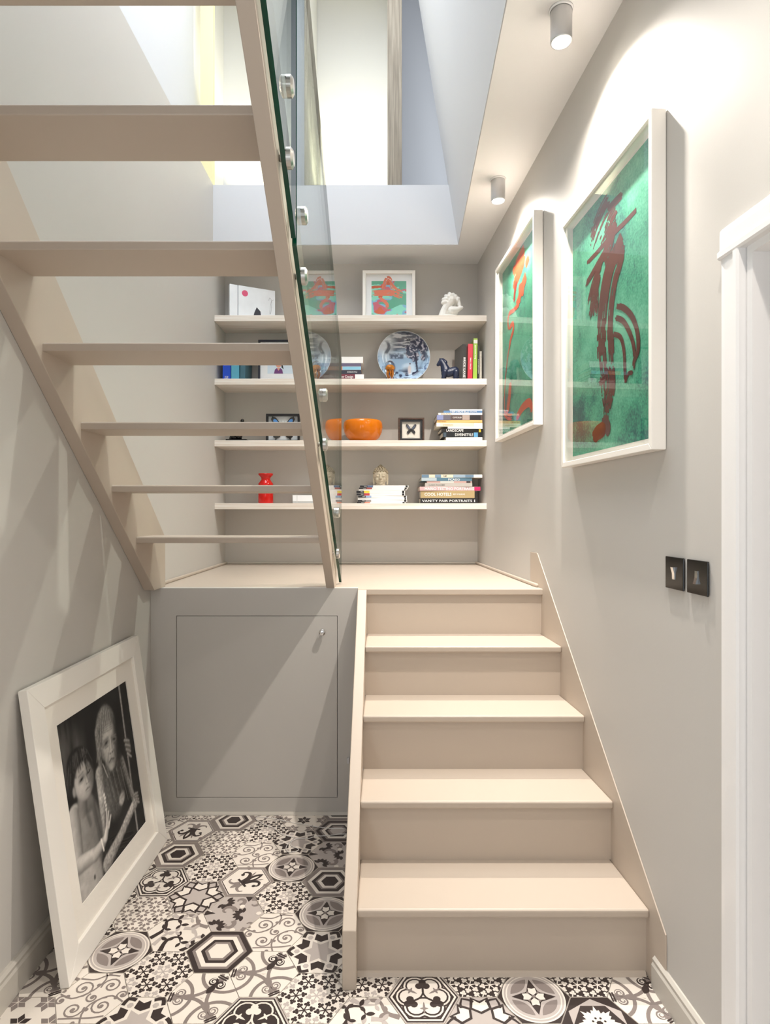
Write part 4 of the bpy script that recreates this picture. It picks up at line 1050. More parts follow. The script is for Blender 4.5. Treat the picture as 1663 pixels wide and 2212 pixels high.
# third shelf: pile of ten at the right
book_pile(S3, [
 (963, 1047, 944.5, 953, (238, 236, 232), 'plain white book at the bottom of the pile on the third shelf', dict(depth=.185)),
 (955, 1045.6, 934, 944.5, (24, 26, 30), 'black book with bold white title in the pile on the third shelf', dict(rz=.03, depth=.18, bands=[(.02, .09, (70, 84, 96)), (.78, .88, (100, 160, 200))], texts=[('DIVEINSTYLE', .31, .76, .2, .8, INKW)])),
 (951.5, 1045.6, 926.6, 934, (28, 26, 26), 'black book with a yellow mark in the pile on the third shelf', dict(rz=.05, depth=.17, bands=[(.90, .95, (232, 196, 50))], texts=[('LANDSCAPE', .12, .53, .12, .88, INKW)])),
 (967, 1044.6, 922, 926.6, (240, 239, 236), 'thin white book above the two black ones', dict(depth=.17)),
 (942, 1043.5, 914, 922, (236, 226, 200), 'cream book in the middle of the pile on the third shelf', dict(rz=.02, bands=[(.82, 1, (240, 238, 234)), (0, .08, (238, 236, 230))], texts=[('architecture', .14, .36, .3, .7, mat('tan_ink', (190, 150, 90), .5))])),
 (944, 1044.6, 908, 914, (232, 186, 116), 'tan orange book in the pile on the third shelf', dict(texts=[('Paris Interiors', .02, .2, .25, .75, mat('brown_ink', (150, 105, 50), .5))])),
 (943, 1043.5, 897, 908, (92, 76, 72), 'brown picture book with a blue end in the pile', dict(rz=.015, bands=[(0, .14, (136, 144, 186)), (.14, .30, (104, 100, 112)), (.56, .72, (178, 160, 150)), (.72, .96, (44, 40, 40))], texts=[('COTE SUD', .35, .54, .35, .65, INKW)])),
 (946.5, 1043.5, 892.6, 897, (240, 236, 228), 'white book with small title near the top of the pile', dict(texts=[('ESCAPES', .07, .3, .2, .8, mat('tan_ink', (190, 150, 90), .5))])),
 (958, 1041.5, 888, 892.6, (96, 134, 176), 'blue book with white title near the top of the pile', dict(texts=[('HIP HOTELS', .18, .65, .12, .9, INKW), ('ESCAPE', .68, .86, .25, .75, INKW)])),
 (971, 1041.5, 885, 888, (238, 238, 240), 'thin white booklet on top of the pile on the third shelf', {})], 'books piled on the third shelf')

# lowest shelf: pile of seven at the right, magazines in the middle, white boxes at the left
book_pile(S4, [
 (907.6, 1032, 1076, 1087, (30, 28, 28), 'black book with wide white title, bottom of the pile on the lowest shelf', dict(texts=[('VANITY FAIR PORTRAITS', .03, .90, .25, .72, INKW), ('E', .935, .955, .25, .72, INKW)])),
 (908.6, 1025, 1060, 1076, (176, 154, 110), 'thick gold book with white title on the lowest shelf', dict(texts=[('COOL HOTELS', .07, .57, .32, .72, INKW), ('BEST OF EUROPE', .60, .82, .42, .62, INKW)])),
 (905.6, 1037, 1051, 1059.5, (206, 170, 172), 'pale pink book with a magenta end on the lowest shelf', dict(rz=.03, bands=[(.90, 1, (196, 40, 100))], texts=[('MARIO TESTINO PORTRAITS', .08, .89, .15, .85, INKW)])),
 (918, 1020, 1043, 1051, (184, 178, 170), 'silver book in the pile on the lowest shelf', dict(texts=[('DARK ROOMS', .08, .42, .25, .7, mat('grey_ink', (140, 136, 130), .5))])),
 (922, 1019, 1039, 1043, (196, 160, 152), 'thin rose book in the pile on the lowest shelf', dict(bands=[(.3, .6, (214, 206, 198)), (.88, .97, (60, 50, 50))])),
 (909.6, 1019, 1032, 1039, (86, 120, 138), 'slate blue book with white title on the lowest shelf', dict(rz=.02, bands=[(0, .30, (176, 190, 196))], texts=[('PICASSO', .53, .76, .15, .8, INKW)])),
 (910.7, 1043, 1025, 1032, (226, 214, 190), 'cream and blue book on top of the pile on the lowest shelf', dict(bands=[(0, .12, (104, 130, 152)), (.22, .32, (120, 146, 170)), (.52, .72, (150, 170, 186)), (.72, .86, (104, 130, 152)), (.86, 1, (238, 236, 230))], texts=[('KLIMT', .36, .42, .3, .75, INKB)]))], 'books piled on the lowest shelf')
mags = [(771.5, 876, 3.0, (226, 150, 128), 'white magazine with a salmon tab, bottom of the stack'), (772.7, 879, 4.6, (150, 140, 138), 'white magazine with a grey tab'), (773.3, 879, 4.6, None, 'all white magazine in the middle of the stack'),
 (773.3, 878, 4.6, (150, 172, 206), 'white magazine with a pale blue tab'), (770.6, 875, 5.0, (196, 70, 74), 'white magazine with a bright red tab'), (770, 875, 5.8, (236, 206, 80), 'white magazine with a yellow tab'),
 (775.3, 878, 3.1, None, 'thin plain magazine above the yellow tabbed one'), (775.3, 880, 3.6, (160, 70, 66), 'cream magazine with a brick red tab'), (777.2, 882, 4.6, (86, 104, 138), 'white magazine with a navy tab, under the stone head')]
z = S4
for x0, x1, h, col, lb in mags:
    bd = [(0, .155, (34, 32, 34)), (.155, .27, col), (.94, .985, (34, 32, 34))] if col else [(.955, .985, (34, 32, 34))]
    z = flat_book(x0, x1, 0, h * .98, (240, 236, 232), lb, 'magazines under the stone head', z0=z + .0002, df=3.94, depth=.2, bands=bd,
                  texts=[('wallpaper', .085, .145, .3, .75, INKW)] if col else [], rz=random.uniform(-.02, .02), name='magazine', cat='magazine')
MAGZ = z
zz = S4
for x0, x1, h, rgb, lb in ((632, 690, 4.5, (186, 186, 184), 'grey album lying under the white box on the lowest shelf'), (632, 690, 13, (246, 246, 246), 'white hardback box lying on the lowest shelf behind the stairs')):
    zz = flat_book(x0, x1, 0, h, rgb, lb, 'white volumes at the left of the lowest shelf', z0=zz + .0003, bands=[(.16, .175, (200, 200, 200))])

# ------------------------------------------------------------------ white art book on the top shelf (plain abstract cover)
ab = thing('art_book', 'large white art book standing askew at the left of the top shelf', 'book', (-.87, 4.0, S1))
p0 = Vector((px(496, 3.915), 3.915, S1 + .0005)); dirv = Vector((px(594, 4.045), 4.045, 0)) - Vector((p0.x, p0.y, 0)); AL = dirv.length; dirv.normalize(); nrm = Vector((dirv.y, -dirv.x, 0))
AH = pz(613, 3.915) - S1
def abf(u, v, o): return tuple(p0 + dirv * u + Vector((0, 0, v)) + nrm * o)
COVW = mat('scuffed_white_cover', (228, 230, 232), .5, noise=.10, nscale=14)
MB().prism([(0, 0), (.05, 0), (.05, AH), (0, AH)], abf, -.030, 0).build('spine', COVW, ab, bevel=.001)
MB().prism([(.05, .0), (.056, .0), (.056, AH), (.05, AH)], abf, -.028, -.003).build('hinge', mat('hinge_grey', (170, 174, 178), .6), ab)
MB().prism([(.056, 0), (AL, 0), (AL, AH), (.056, AH)], abf, -.004, 0).build('front_cover', COVW, ab)
MB().prism([(.056, .003), (AL - .004, .003), (AL - .004, AH - .003), (.056, AH - .003)], abf, -.026, -.0041).build('pages', PAGES, ab)
MB().prism([(.056, 0), (AL, 0), (AL, AH), (.056, AH)], abf, -.030, -.0261).build('back_cover', COVW, ab)
q = MB(); q.prism(circ(.098, AH * .78, .020, 18), abf, .0001, .0006); q.build('round_motif', mat('pink_ink', (214, 84, 120), .5), ab)
q = MB(); q.prism([(.15, .012), (.205, .012), (.20, .06), (.175, .085), (.16, .05)], abf, .0001, .0006); q.build('dark_motif', mat('slate_ink', (52, 52, 60), .5), ab)
q = MB(); 
for pl in stroke([(.255, .14), (.262, .16), (.275, .13), (.268, .06), (.262, .06), (.270, .13), (.288, .15)], .0016, .0016, 24): q.add([abf(a, b, .0006) for a, b in pl], [(0, 1, 2, 3)])
q.build('pencil_motif', mat('grey_pencil', (120, 120, 120), .7), ab, recalc=False)

# ------------------------------------------------------------------ small framed print on the top shelf
def shelf_frame(name, label, group, x0, x1, ytop, zb, d, rail, depth, mats_, lean=.0):
    X0, X1 = px(x0, d), px(x1, d); H = pz(ytop, d) - zb - .0005
    t = thing(name, label, 'picture', ((X0 + X1) / 2, d, zb), group); W = X1 - X0
    ca, sa = math.cos(lean), math.sin(lean)
    def fn(u, v, o): return (X0 + u, d + v * sa - o * ca, zb + .0005 + v * ca - o * sa * 0 + depth * sa * 0)
    mitred(t, fn, W, H, rail, -depth, 0, mats_[0], bevel=.001)
    MB().prism([(.002, .002), (W - .002, .002), (W - .002, H - .002), (.002, H - .002)], fn, -depth + .001, -depth + .003).build('backing_board', mats_[1], t)
    return t, fn, W, H
t, fn, W, H = shelf_frame('framed_print', 'white framed camouflage coloured print with a salmon brush stroke on the top shelf', 'prints on the shelves', 783, 897, 582.5, S1, 3.985, .020, .028, (FRAMEW, MATB), .03)
MB().prism([(.019, .019), (W - .019, .019), (W - .019, H - .019), (.019, H - .019)], fn, -.0245, -.021).build('mount', mat('white_mount', (240, 240, 240), .8), t)
def camo(nx, ny):
    U, V = np.meshgrid(np.linspace(0, 1, nx + 1), np.linspace(0, 1, ny + 1)); n = vnoise(U + .15 * vnoise(U, V, 5, 5, 21), V + .12 * vnoise(U, V, 4, 6, 22), 5, 9, 23); m = vnoise(U, V + .1 * vnoise(U, V, 6, 3, 27), 4, 7, 24)
    c = np.zeros(U.shape + (3,)); c[:] = lin((140, 190, 216))
    c[n > .55] = lin((150, 222, 200)); c[n < .36] = lin((206, 116, 128)); c[(m > .60)] = lin((110, 178, 150)); c[(m < .28)] = lin((208, 112, 84))
    return c
grid_print('printed_sheet', 90, 90, lambda a, b: fn(.058 + a * (W - .116), .042 + b * (H - .105), -.0206), camo(90, 90), t, PRINT)
SAL = mat('salmon_ink', (226, 128, 100), .6); q = MB(); gfn = lambda u, v, o: fn(u, v, -.0202 + o)
brush(q, [(.055, H * .56), (.13, H * .57), (.20, H * .56), (.27, H * .48)], .040, gfn, 1, .9, 9); brush(q, [(.13, H * .58), (.15, H * .80), (.175, H * .86), (.20, H * .62)], .024, gfn, 1.2, .8, 6)
brush(q, [(.17, H * .84), (.215, H * .66), (.265, H * .58)], .018, gfn, 1.4, .8, 5); brush(q, [(.10, H * .50), (.16, H * .34), (.15, H * .22)], .020, gfn, 1.5, .9, 5)
q.build('brush_strokes', SAL, t, recalc=False)
MB().prism([(.0195, .0195), (W - .0195, .0195), (W - .0195, H - .0195), (.0195, H - .0195)], fn, -.006, -.0048).build('glazing', PANE, t)

# dark framed print behind the stairs on the second shelf
t, fn, W, H = shelf_frame('framed_print', 'dark framed print of a figure in purple, half hidden by a stair tread', 'prints on the shelves', 557, 652, 733, S2, 4.0, .013, .02, (mat('dark_slate_frame', (38, 40, 52), .4), MATB), .03)
MB().prism([(.012, .012), (W - .012, .012), (W - .012, H - .012), (.012, H - .012)], fn, -.0165, -.013).build('mount', mat('white_mount', (250, 250, 250), .8), t)
q = MB(); q.prism([(.06, .060), (W - .05, .060), (W - .05, H - .06), (.06, H - .06)], fn, -.0128, -.0122, 0)
cxp = W * .46
q.prism([(cxp - .03, .060), (cxp + .03, .060), (cxp + .024, .086), (cxp + .010, .098), (cxp - .010, .098), (cxp - .024, .086)], fn, -.0122, -.0118, 1)
q.prism([(cxp - .012, .098), (cxp + .012, .098), (cxp, .078)], fn, -.0118, -.0115, 2); q.prism(circ(cxp, .128, .022, 16, .028), fn, -.0118, -.0115, 2); q.prism([(cxp - .026, .13), (cxp - .02, .16), (cxp + .02, .16), (cxp + .026, .125), (cxp + .034, .088), (cxp + .02, .10), (cxp + .016, .145), (cxp - .016, .145)], fn, -.0115, -.0112, 3)
q.build('printed_sheet', [mat('pale_blue_ink', (214, 228, 238), .7), mat('purple_ink', (112, 50, 120), .7), mat('skin_ink', (224, 160, 136), .7), INKB], t)
MB().prism([(.0125, .0125), (W - .0125, .0125), (W - .0125, H - .0125), (.0125, H - .0125)], fn, -.005, -.0038).build('glazing', PANE, t)

# ------------------------------------------------------------------ framed butterflies
def butterfly(t, fn, cx, cy, s, c1, c2, o):
    for g in (-1, 1):
        f2 = lambda u, v, w: fn(cx + g * u * s, cy + v * s, o + w + abs(u) * s * .18)
        MB().prism([(.03, .02), (.20, .42), (.48, .78), (.72, .86), (.80, .66), (.66, .34), (.36, .04), (.05, -.06)], f2, 0, .0006).build('fore_wing', c1, t)
        MB().prism([(.12, .06), (.22, .36), (.46, .66), (.62, .70), (.66, .56), (.50, .28), (.26, .06)], f2, .0007, .0011).build('wing_patch', c2, t)
        MB().prism([(.03, -.02), (.34, .0), (.58, -.22), (.66, -.52), (.52, -.60), (.50, -.86), (.42, -.62), (.22, -.52), (.06, -.22)], f2, .0002, .0008).build('hind_wing', c1, t)
    MB().prism([(-.035, -.40), (.035, -.40), (.05, .1), (.03, .34), (-.03, .34), (-.05, .1)], lambda u, v, w: fn(cx + u * s, cy + v * s, o + w), 0, .005).build('body', INKB, t)
    for g in (-1, 1):
        MB().tube([fn(cx + g * .02 * s, cy + .32 * s, o + .004), fn(cx + g * .14 * s, cy + .62 * s, o + .006)], .0005, 4).build('antenna', INKB, t)
BLKF = mat('black_frame_paint', (26, 25, 27), .4); PALE = mat('pale_card', (226, 230, 232), .8); CREAM = mat('cream_card', (232, 226, 214), .8)
t, fn, W, H = shelf_frame('framed_butterfly', 'thin black framed blue butterfly half hidden by a tread on the third shelf', 'framed butterflies', 574, 647, 893.5, S3, 3.99, .014, .03, (BLKF, PALE), .02)
MB().prism([(.013, .013), (W - .013, .013), (W - .013, H - .013), (.013, H - .013)], fn, -.0265, -.024).build('mount', PALE, t)
butterfly(t, fn, W / 2, H * .46, .098, INKB, mat('blue_wing', (84, 150, 220), .35), -.022)
MB().prism([(.0135, .0135), (W - .0135, .0135), (W - .0135, H - .0135), (.0135, H - .0135)], fn, -.004, -.0028).build('glazing', PANE, t)
t, fn, W, H = shelf_frame('framed_butterfly', 'dark wood framed black butterfly beside the orange bowl', 'framed butterflies', 860, 916.5, 902, S3, 3.985, .012, .03, (wood_mat('dark_walnut', (52, 34, 26), (84, 58, 42), (3, 3, 20), .45), CREAM), .02)
mitred(t, lambda u, v, o: fn(.012 + u, .012 + v, o), W - .024, H - .024, .012, -.028, -.008, BLKF, bevel=.001)
mitred(t, lambda u, v, o: fn(.024 + u, .024 + v, o), W - .048, H - .048, .003, -.028, -.014, mat('silver_slip', (140, 138, 134), .4), bevel=.0)
MB().prism([(.023, .023), (W - .023, .023), (W - .023, H - .023), (.023, H - .023)], fn, -.0265, -.024).build('mount', CREAM, t)
butterfly(t, fn, W / 2, H * .52, .043, mat('black_wing', (40, 38, 40), .6), mat('slate_wing', (92, 100, 118), .5), -.022)
text('Papilio bianor', t, lambda u, v: fn(W / 2 - .022 + u, .030 + v, -.0235), .044, .004, INKB)
MB().prism([(.0125, .0125), (W - .0125, .0125), (W - .0125, H - .0125), (.0125, H - .0125)], fn, -.007, -.0058).build('glazing', PANE, t)

# ------------------------------------------------------------------ round plate with a landscape in blue and grey
pl = thing('plate', 'large round blue and grey landscape plate standing on the second shelf', 'plate', (px(872, 4.03), 4.03, S2))
PR = 57 * 4.03 / F; pc = Vector((px(872, 4.03), 4.05, S2 + PR + .0005)); ln = .10
Mp = Matrix.Translation(pc) @ Matrix.Rotation(-ln, 4, 'X')
nr_, na = 46, 150
prof = []
for i in range(nr_ + 1):
    r = i / nr_; zz = 0 if r < .66 else (.016 * sst(.66, .80, r) + .006 * (r - .8) / .2 * (r > .8))
    prof.append((r * PR, float(zz)))
vs = []; cols = []
TH = np.array([[k / na * 2 * PI for k in range(na)] for i in range(nr_ + 1)]); RR = np.array([[i / nr_] * na for i in range(nr_ + 1)])
PU = .5 + .5 * RR * np.cos(TH); PV = .5 + .5 * RR * np.sin(TH)
def plate_cols(U, V):
    c = np.zeros(U.shape + (3,)); c[:] = lin((150, 178, 206))
    def over(m, rgb): nonlocal c; c = c * (1 - m[..., None]) + np.array(lin(rgb)) * m[..., None]
    over(sst(.35, .75, vnoise(U, V, 5, 9, 31)) * .8, (196, 214, 230))
    sky = sst(.60, .72, V + .10 * (vnoise(U, V, 4, 4, 32) - .5)); over(sky, (96, 100, 112)); over(sky * sst(.5, .7, vnoise(U + V * .25, V, 5, 34, 33)), (196, 198, 204)); over(sky * sst(.55, .75, vnoise(U, V, 12, 60, 34)), (60, 62, 74))
    over(sst(.0, .25, .35 - np.hypot((U - .12) * 1.2, V - .78)) * .8, (210, 216, 224))
    cas = sst(.15, .11, np.abs(U - .36) + .05 * (vnoise(U, V, 22, 22, 35) - .5)) * sst(.46, .49, V) * sst(.60, .55, V + .05 * (vnoise(U, V, 30, 6, 41) - .5)); over(cas * .85, (64, 72, 94)); over(cas * sst(.55, .7, vnoise(U, V, 50, 30, 42)), (150, 166, 190))
    over(sst(.045, .02, np.abs(U - .19 - .03 * np.sin(V * 20))) * sst(.55, .6, V) * sst(.84, .76, V) * .8, (56, 60, 78))
    tree = np.zeros(U.shape)
    for x, y, r in ((.72, .72, .13), (.86, .66, .10), (.63, .60, .12), (.70, .52, .10), (.80, .82, .09), (.60, .68, .08), (.90, .50, .08)): tree = np.maximum(tree, sst(r, r * .75, np.hypot(U - x, V - y) + .05 * (vnoise(U, V, 26, 26, 36) - .5)))
    over(tree * .92, (52, 54, 76)); over(tree * sst(.58, .7, vnoise(U, V, 44, 44, 37)), (178, 176, 190))
    over(((np.abs(U - .74 + .1 * (V - .4)) < .018) & (V > .16) & (V < .6)).astype(float), (50, 50, 68))
    gr = sst(.36, .22, V + .12 * (vnoise(U, V, 7, 4, 38) - .5)); over(gr * sst(.42, .62, vnoise(U, V, 16, 20, 39)), (50, 58, 84))
    over(sst(.045, .03, np.hypot((U - .61) * 1.2, (V - .26) * .42)), (206, 196, 198)); over(sst(.02, .012, np.hypot(U - .62, V - .38)), (90, 84, 96))
    over(((U > .48) & (U < .62) & (np.abs(V - .085 - .12 * (U - .5)) < .012)).astype(float), (36, 38, 54))
    rim = sst(.80, .84, 2 * np.hypot(U - .5, V - .5)) * sst(.62, .3, V); over(rim * .7, (176, 204, 230)); over(rim * sst(.6, .75, vnoise(U, V, 40, 30, 40)), (90, 112, 150))
    over(sst(.975, .99, 2 * np.hypot(U - .5, V - .5)), (190, 200, 212))
    return c
pcol = plate_cols(PU, PV)
vs = [tuple(Mp @ Vector((prof[i][0] * math.cos(2 * PI * k / na), -prof[i][1], prof[i][0] * math.sin(2 * PI * k / na))) - WORLDLOC[pl]) for i in range(nr_ + 1) for k in range(na)]
fs = [(i * na + k, i * na + (k + 1) % na, (i + 1) * na + (k + 1) % na, (i + 1) * na + k) for i in range(nr_) for k in range(na)]
me = bpy.data.meshes.new('plate_face'); me.from_pydata(vs, [], fs); at = me.color_attributes.new('print', 'FLOAT_COLOR', 'POINT')
cc = np.ones((len(vs), 4), dtype=np.float32); cc[:, :3] = pcol.reshape(-1, 3); at.data.foreach_set('color', cc.ravel())
PLM = attr_mat('glazed_print', .12); me.materials.append(PLM); me.polygons.foreach_set('use_smooth', [True] * len(fs))
o = bpy.data.objects.new('plate_face', me); C.objects.link(o); o.parent = pl
bk = MB().lathe([(0, .010), (PR * .6, .010), (PR * .66, .008), (PR * .82, -.008), (PR, -.0195), (PR, -.0225), (PR * .99, -.022)], (0, 0, 0), 60, 0, 'Y', cap=False).xform(Mp)
bk.build('plate_back', mat('white_porcelain', (236, 238, 240), .15), pl)

# ------------------------------------------------------------------ glass paperweight with an orange jellyfish
jx, jd = px(842.5, 3.925), 3.925
jf = thing('paperweight', 'clear glass egg paperweight holding an orange jellyfish, before the plate', 'paperweight', (jx, jd, S2))
gm = bpy.data.materials.new('clear_glass'); gm.use_nodes = True; gb_ = gm.node_tree.nodes['Principled BSDF']; gb_.inputs['Transmission Weight'].default_value = 1; gb_.inputs['Roughness'].default_value = 0; gb_.inputs['IOR'].default_value = 1.25
prof = [(.0, .0004), (.018, .0005), (.026, .008)] + [(.038 * math.cos(a) if a > 0 else .038 * math.cos(a) ** .8, .072 + .052 * math.sin(a)) for a in [-.9, -.6, -.3, 0, .3, .6, .9, 1.2, 1.4]] + [(0, .124)]
MB().lathe(prof, (jx, jd, S2), 32).build('glass_body', gm, jf)
ORJ = mat('orange_glass', (226, 138, 34), .25)
jb = MB().lathe([(0, .062), (.012, .064), (.021, .066), (.0245, .074), (.022, .084), (.014, .092), (0, .095)], (jx, jd, S2), 24)
jb.build('jellyfish_bell', ORJ, jf)
for k in range(7):
    a = k * 2 * PI / 7; MB().tube([(jx + .014 * math.cos(a), jd + .012 * math.sin(a), S2 + .066), (jx + .017 * math.cos(a + .4), jd + .012 * math.sin(a + .4), S2 + .04), (jx + .012 * math.cos(a), jd + .01 * math.sin(a), S2 + .012)], [.004, .004, .002], 6).build('tentacle', ORJ, jf)

# ------------------------------------------------------------------ bowl, vase
bx_, bd_ = px(784, 3.99), 3.99; br = 42.5 * bd_ / F; bh = pz(909.5, bd_) - S3
bp = [(0, .0005), (br * .55, .0005), (br * .60, .004), (br * .82, bh * .20), (br * .96, bh * .45), (br, bh * .68), (br * .985, bh * .88), (br * .93, bh * .985), (br * .90, bh), (br * .87, bh * .985), (br * .92, bh * .85), (br * .94, bh * .66), (br * .88, bh * .40), (br * .7, bh * .16), (0, bh * .10)]
tag(MB().lathe(bp, (bx_, bd_, S3), 48).build('bowl', mat('orange_glaze', (212, 112, 6), .08)), 'glossy orange rounded bowl on the third shelf', 'bowl')
vx, vd = px(574, 3.98), 3.98; vr = 16 * vd / F; vh = pz(1023, vd) - S4
vp = [(0, .0005), (vr * .97, .0005), (vr, .004), (vr, vh * .42), (vr * .98, vh * .56), (vr * .99, vh * .60), (vr * .98, vh * .665), (vr * .80, vh * .72), (vr * .60, vh * .80), (vr * .62, vh * .86), (vr * .80, vh * .915), (vr * .97, vh * .95), (vr * .98, vh), (vr * .90, vh), (vr * .5, vh * .95), (0, vh * .9)]
tag(MB().lathe(vp, (vx, vd, S4), 40).build('vase', mat('red_glaze', (206, 22, 14), .1)), 'shiny red waisted vase on the lowest shelf', 'vase')

# ------------------------------------------------------------------ plaster clasped hands
hx, hd, hz = px(948, 3.97), 3.97, S1; k = 3.97 / F * .104     # sketch units are those of a close view, 9.615 to the pixel
def hp(zx, zy, o=0.0): return (px(920 + zx * .104, 3.97), hd + o, S1 + .004 + (785 - zy) * k)
h = MB()
h.chain([hp(350, 770, -.01), hp(375, 640, -.012), hp(420, 560, -.012)], [.034, .026, .027]); h.chain([hp(420, 560, -.012), hp(520, 420, -.012), hp(530, 380, -.010)], [.027, .034, .024])
h.chain([hp(560, 740, .03), hp(560, 600, .028), hp(600, 480, .025)], [.030, .026, .030])
h.chain([hp(530, 640, -.02), hp(640, 620, -.022), hp(735, 575, -.018)], [.028, .019, .011])
h.chain([hp(500, 680, -.014), hp(600, 680, -.012)], [.020, .020])
for (a, b, c_) in (((345, 470), (400, 470), (470, 500)), ((360, 400), (420, 410), (500, 440)), ((410, 330), (450, 360), (520, 400)), ((485, 285), (505, 330), (540, 380))):   # fingers of the far hand over the knuckles
    h.chain([hp(*a, -.012), hp(*b, -.030), hp(*c_, -.030)], [.0125, .0125, .009])
for (a, b) in (((560, 300), (590, 400)), ((610, 330), (640, 430)), ((665, 380), (690, 520))):
    h.chain([hp(*a, .0), hp(*b, -.008)], [.013, .014]); h.ball(hp(a[0], a[1], -.004), .0145)
h.lathe([(0, 0), (.076, 0), (.070, .008), (.05, .014), (0, .016)], (px(920 + 475 * .104, 3.97), hd + .005, S1 + .003), 30)
h = remeshed(h, .0026, 2); h.v = [(a, b, max(c_, S1 + .0004)) for a, b, c_ in h.v]
tag(h.build('hand_sculpture', mat('white_plaster', (236, 232, 224), .7)), 'white plaster cast of two clasped hands on the top shelf', 'sculpture')

# ------------------------------------------------------------------ navy wooden horse
def op(zx, zy, o=0.0): d = 3.93; return (px(920 + zx * .104, d), d + .01 + o, S2 + (2092 - zy) * d / F * .104)
h = MB()
h.chain([op(470, 1930), op(600, 1900)], [.030, .030]); h.chain([op(410, 1880), op(380, 1790), op(330, 1700)], [.032, .024, .019]); h.chain([op(320, 1700), op(255, 1765)], [.018, .011])
h.chain([op(305, 1700), op(295, 1645)], [.009, .006]); h.chain([op(400, 1720), op(345, 1665)], [.016, .012]); h.chain([op(600, 1900), op(625, 1960)], [.028, .022])
for o_ in (-.020, .020):
    h.chain([op(385 - 300 * o_, 1930, o_), op(345 + 900 * (o_ > 0) * .06, 2082, o_)], [.018, .0105]); h.chain([op(620, 1930, o_), op(600 + 40 * (o_ > 0), 2082, o_)], [.020, .0115])
h.chain([op(660, 1950), op(668, 2040)], [.009, .008])
tag(remeshed(h, .0024, 2).build('horse_figurine', mat('navy_paint', (30, 38, 62), .38)), 'small navy blue wooden horse beside the upright books', 'figurine')

# ------------------------------------------------------------------ stone head on the magazines
hc = Vector((px(822, 3.985), 3.99, MAGZ)); sc = 3.985 / F
def bp_(u, v, o): return (hc.x + u * sc, hc.y - o * sc, MAGZ + .0005 + v * sc)
h = MB()
h.ball(bp_(0, 22, 0), (15.2 * sc, 15 * sc, 17 * sc), n=20, rows=14); h.ball(bp_(0, 13, 2), (12.2 * sc, 13 * sc, 13 * sc), n=18, rows=12)
h.lathe([(0, 0), (11 * sc, 0), (9.5 * sc, 4 * sc), (9 * sc, 10 * sc), (0, 12 * sc)], bp_(0, 0, 0), 20)
h.ball(bp_(0, 4.6, 10.5), (5 * sc, 4 * sc, 3.6 * sc)); h.chain([bp_(0, 23, 15), bp_(0, 15.5, 17.2)], [1.7 * sc, 2.2 * sc]); h.ball(bp_(-2.2, 14.6, 15.5), 1.5 * sc); h.ball(bp_(2.2, 14.6, 15.5), 1.5 * sc)
for g_ in (-1, 1):
    h.ball(bp_(g_ * 5.6, 20, 12.4), (3.6 * sc, 2.6 * sc, 1.9 * sc)); h.chain([bp_(g_ * 2.2, 24.4, 14.4), bp_(g_ * 6, 25.4, 12.8), bp_(g_ * 9.5, 23.5, 9.8)], [.8 * sc, .9 * sc, .6 * sc])
    h.ball(bp_(g_ * 7, 13, 10.2), (4 * sc, 3.6 * sc, 4.4 * sc)); h.chain([bp_(g_ * 14.6, 23, 0), bp_(g_ * 15.2, 14, 0), bp_(g_ * 14, 4, 0)], [2.2 * sc, 1.8 * sc, 2.4 * sc])
h.chain([bp_(-3.4, 10.6, 14), bp_(0, 10.3, 15.6), bp_(3.4, 10.6, 14)], [.7 * sc, 1.3 * sc, .7 * sc]); h.chain([bp_(-2.4, 8.6, 14), bp_(0, 8.2, 15), bp_(2.4, 8.6, 14)], [.8 * sc, 1.2 * sc, .8 * sc])
STONE = mat('weathered_stone', (186, 174, 152), .85, noise=.25, nscale=40, bump=.3, bscale=200)
bud = thing('stone_head', 'carved stone head with closed eyes and curled hair on the magazines', 'sculpture', tuple(hc))
remeshed(h, .0021, 1).build('face', STONE, bud)
cu = MB()
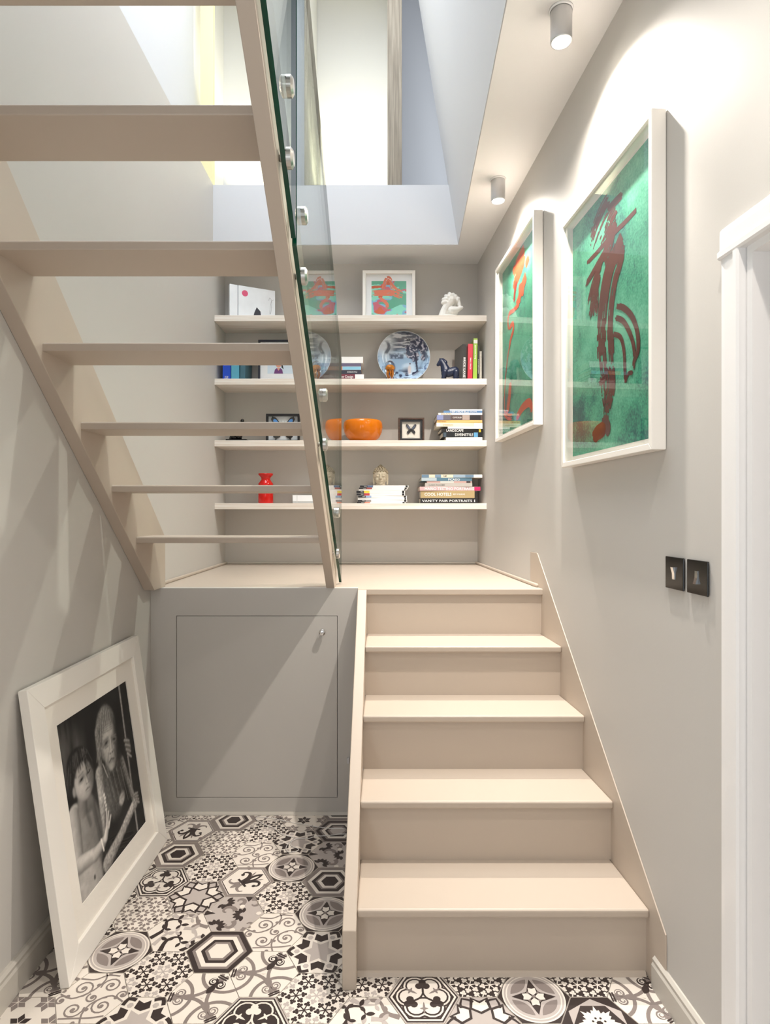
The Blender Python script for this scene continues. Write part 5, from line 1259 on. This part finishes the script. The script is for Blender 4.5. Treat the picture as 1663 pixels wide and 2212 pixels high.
for row in range(7):
    el = .30 + row * .20; n_ = max(4, int(17 * math.cos(el)))
    for q_ in range(n_):
        a = 2 * PI * (q_ + .5 * (row % 2)) / n_
        p_ = bp_(15.4 * math.cos(el) * math.cos(a), 23 + 17 * math.sin(el) - (0 if math.sin(a) > -.2 else 0), 15 * math.cos(el) * math.sin(a))
        if math.sin(a) > .55 and row < 1: continue
        cu.ball(p_, 2.5 * sc, n=8, rows=6)
for q_ in range(6):
    a = q_ * PI / 3; cu.ball(bp_(3.6 * math.cos(a), 41, 3.6 * math.sin(a)), 2.4 * sc, n=8, rows=6)
cu.ball(bp_(0, 42.5, 0), 3.4 * sc, n=10, rows=8)
cu.build('curled_hair', mat('dark_weathered_stone', (150, 138, 116), .85, noise=.35, nscale=50), bud)

# ------------------------------------------------------------------ small black figurine at the left of the third shelf
fx, fd = px(515, 3.97), 3.97
fg = thing('figurine', 'small black seated figurine at the left end of the third shelf', 'figurine', (fx, fd, S3))
MB().box(px(490, fd), px(535, fd), fd - .035, fd + .035, S3 + .0005, S3 + .014).build('plinth', BLACKG, fg, bevel=.002)
h = MB()
h.chain([(fx - .025, fd, S3 + .025), (fx + .005, fd, S3 + .030), (fx + .018, fd, S3 + .085), (fx + .022, fd, S3 + .118)], [.018, .020, .016, .009]); h.ball((fx + .025, fd, S3 + .134), (.013, .013, .015))
h.chain([(fx + .005, fd - .012, S3 + .03), (fx - .035, fd - .014, S3 + .055), (fx - .050, fd - .014, S3 + .018)], [.013, .010, .008]); h.chain([(fx + .005, fd + .012, S3 + .03), (fx - .028, fd + .014, S3 + .060), (fx - .045, fd + .014, S3 + .018)], [.013, .010, .008])
h.chain([(fx + .018, fd - .016, S3 + .10), (fx - .005, fd - .02, S3 + .07), (fx - .032, fd - .014, S3 + .058)], [.008, .007, .006]); h.chain([(fx + .018, fd + .016, S3 + .10), (fx - .002, fd + .02, S3 + .07), (fx - .025, fd + .014, S3 + .062)], [.008, .007, .006])
remeshed(h, .0028, 1).build('seated_figure', BLACKG, fg)
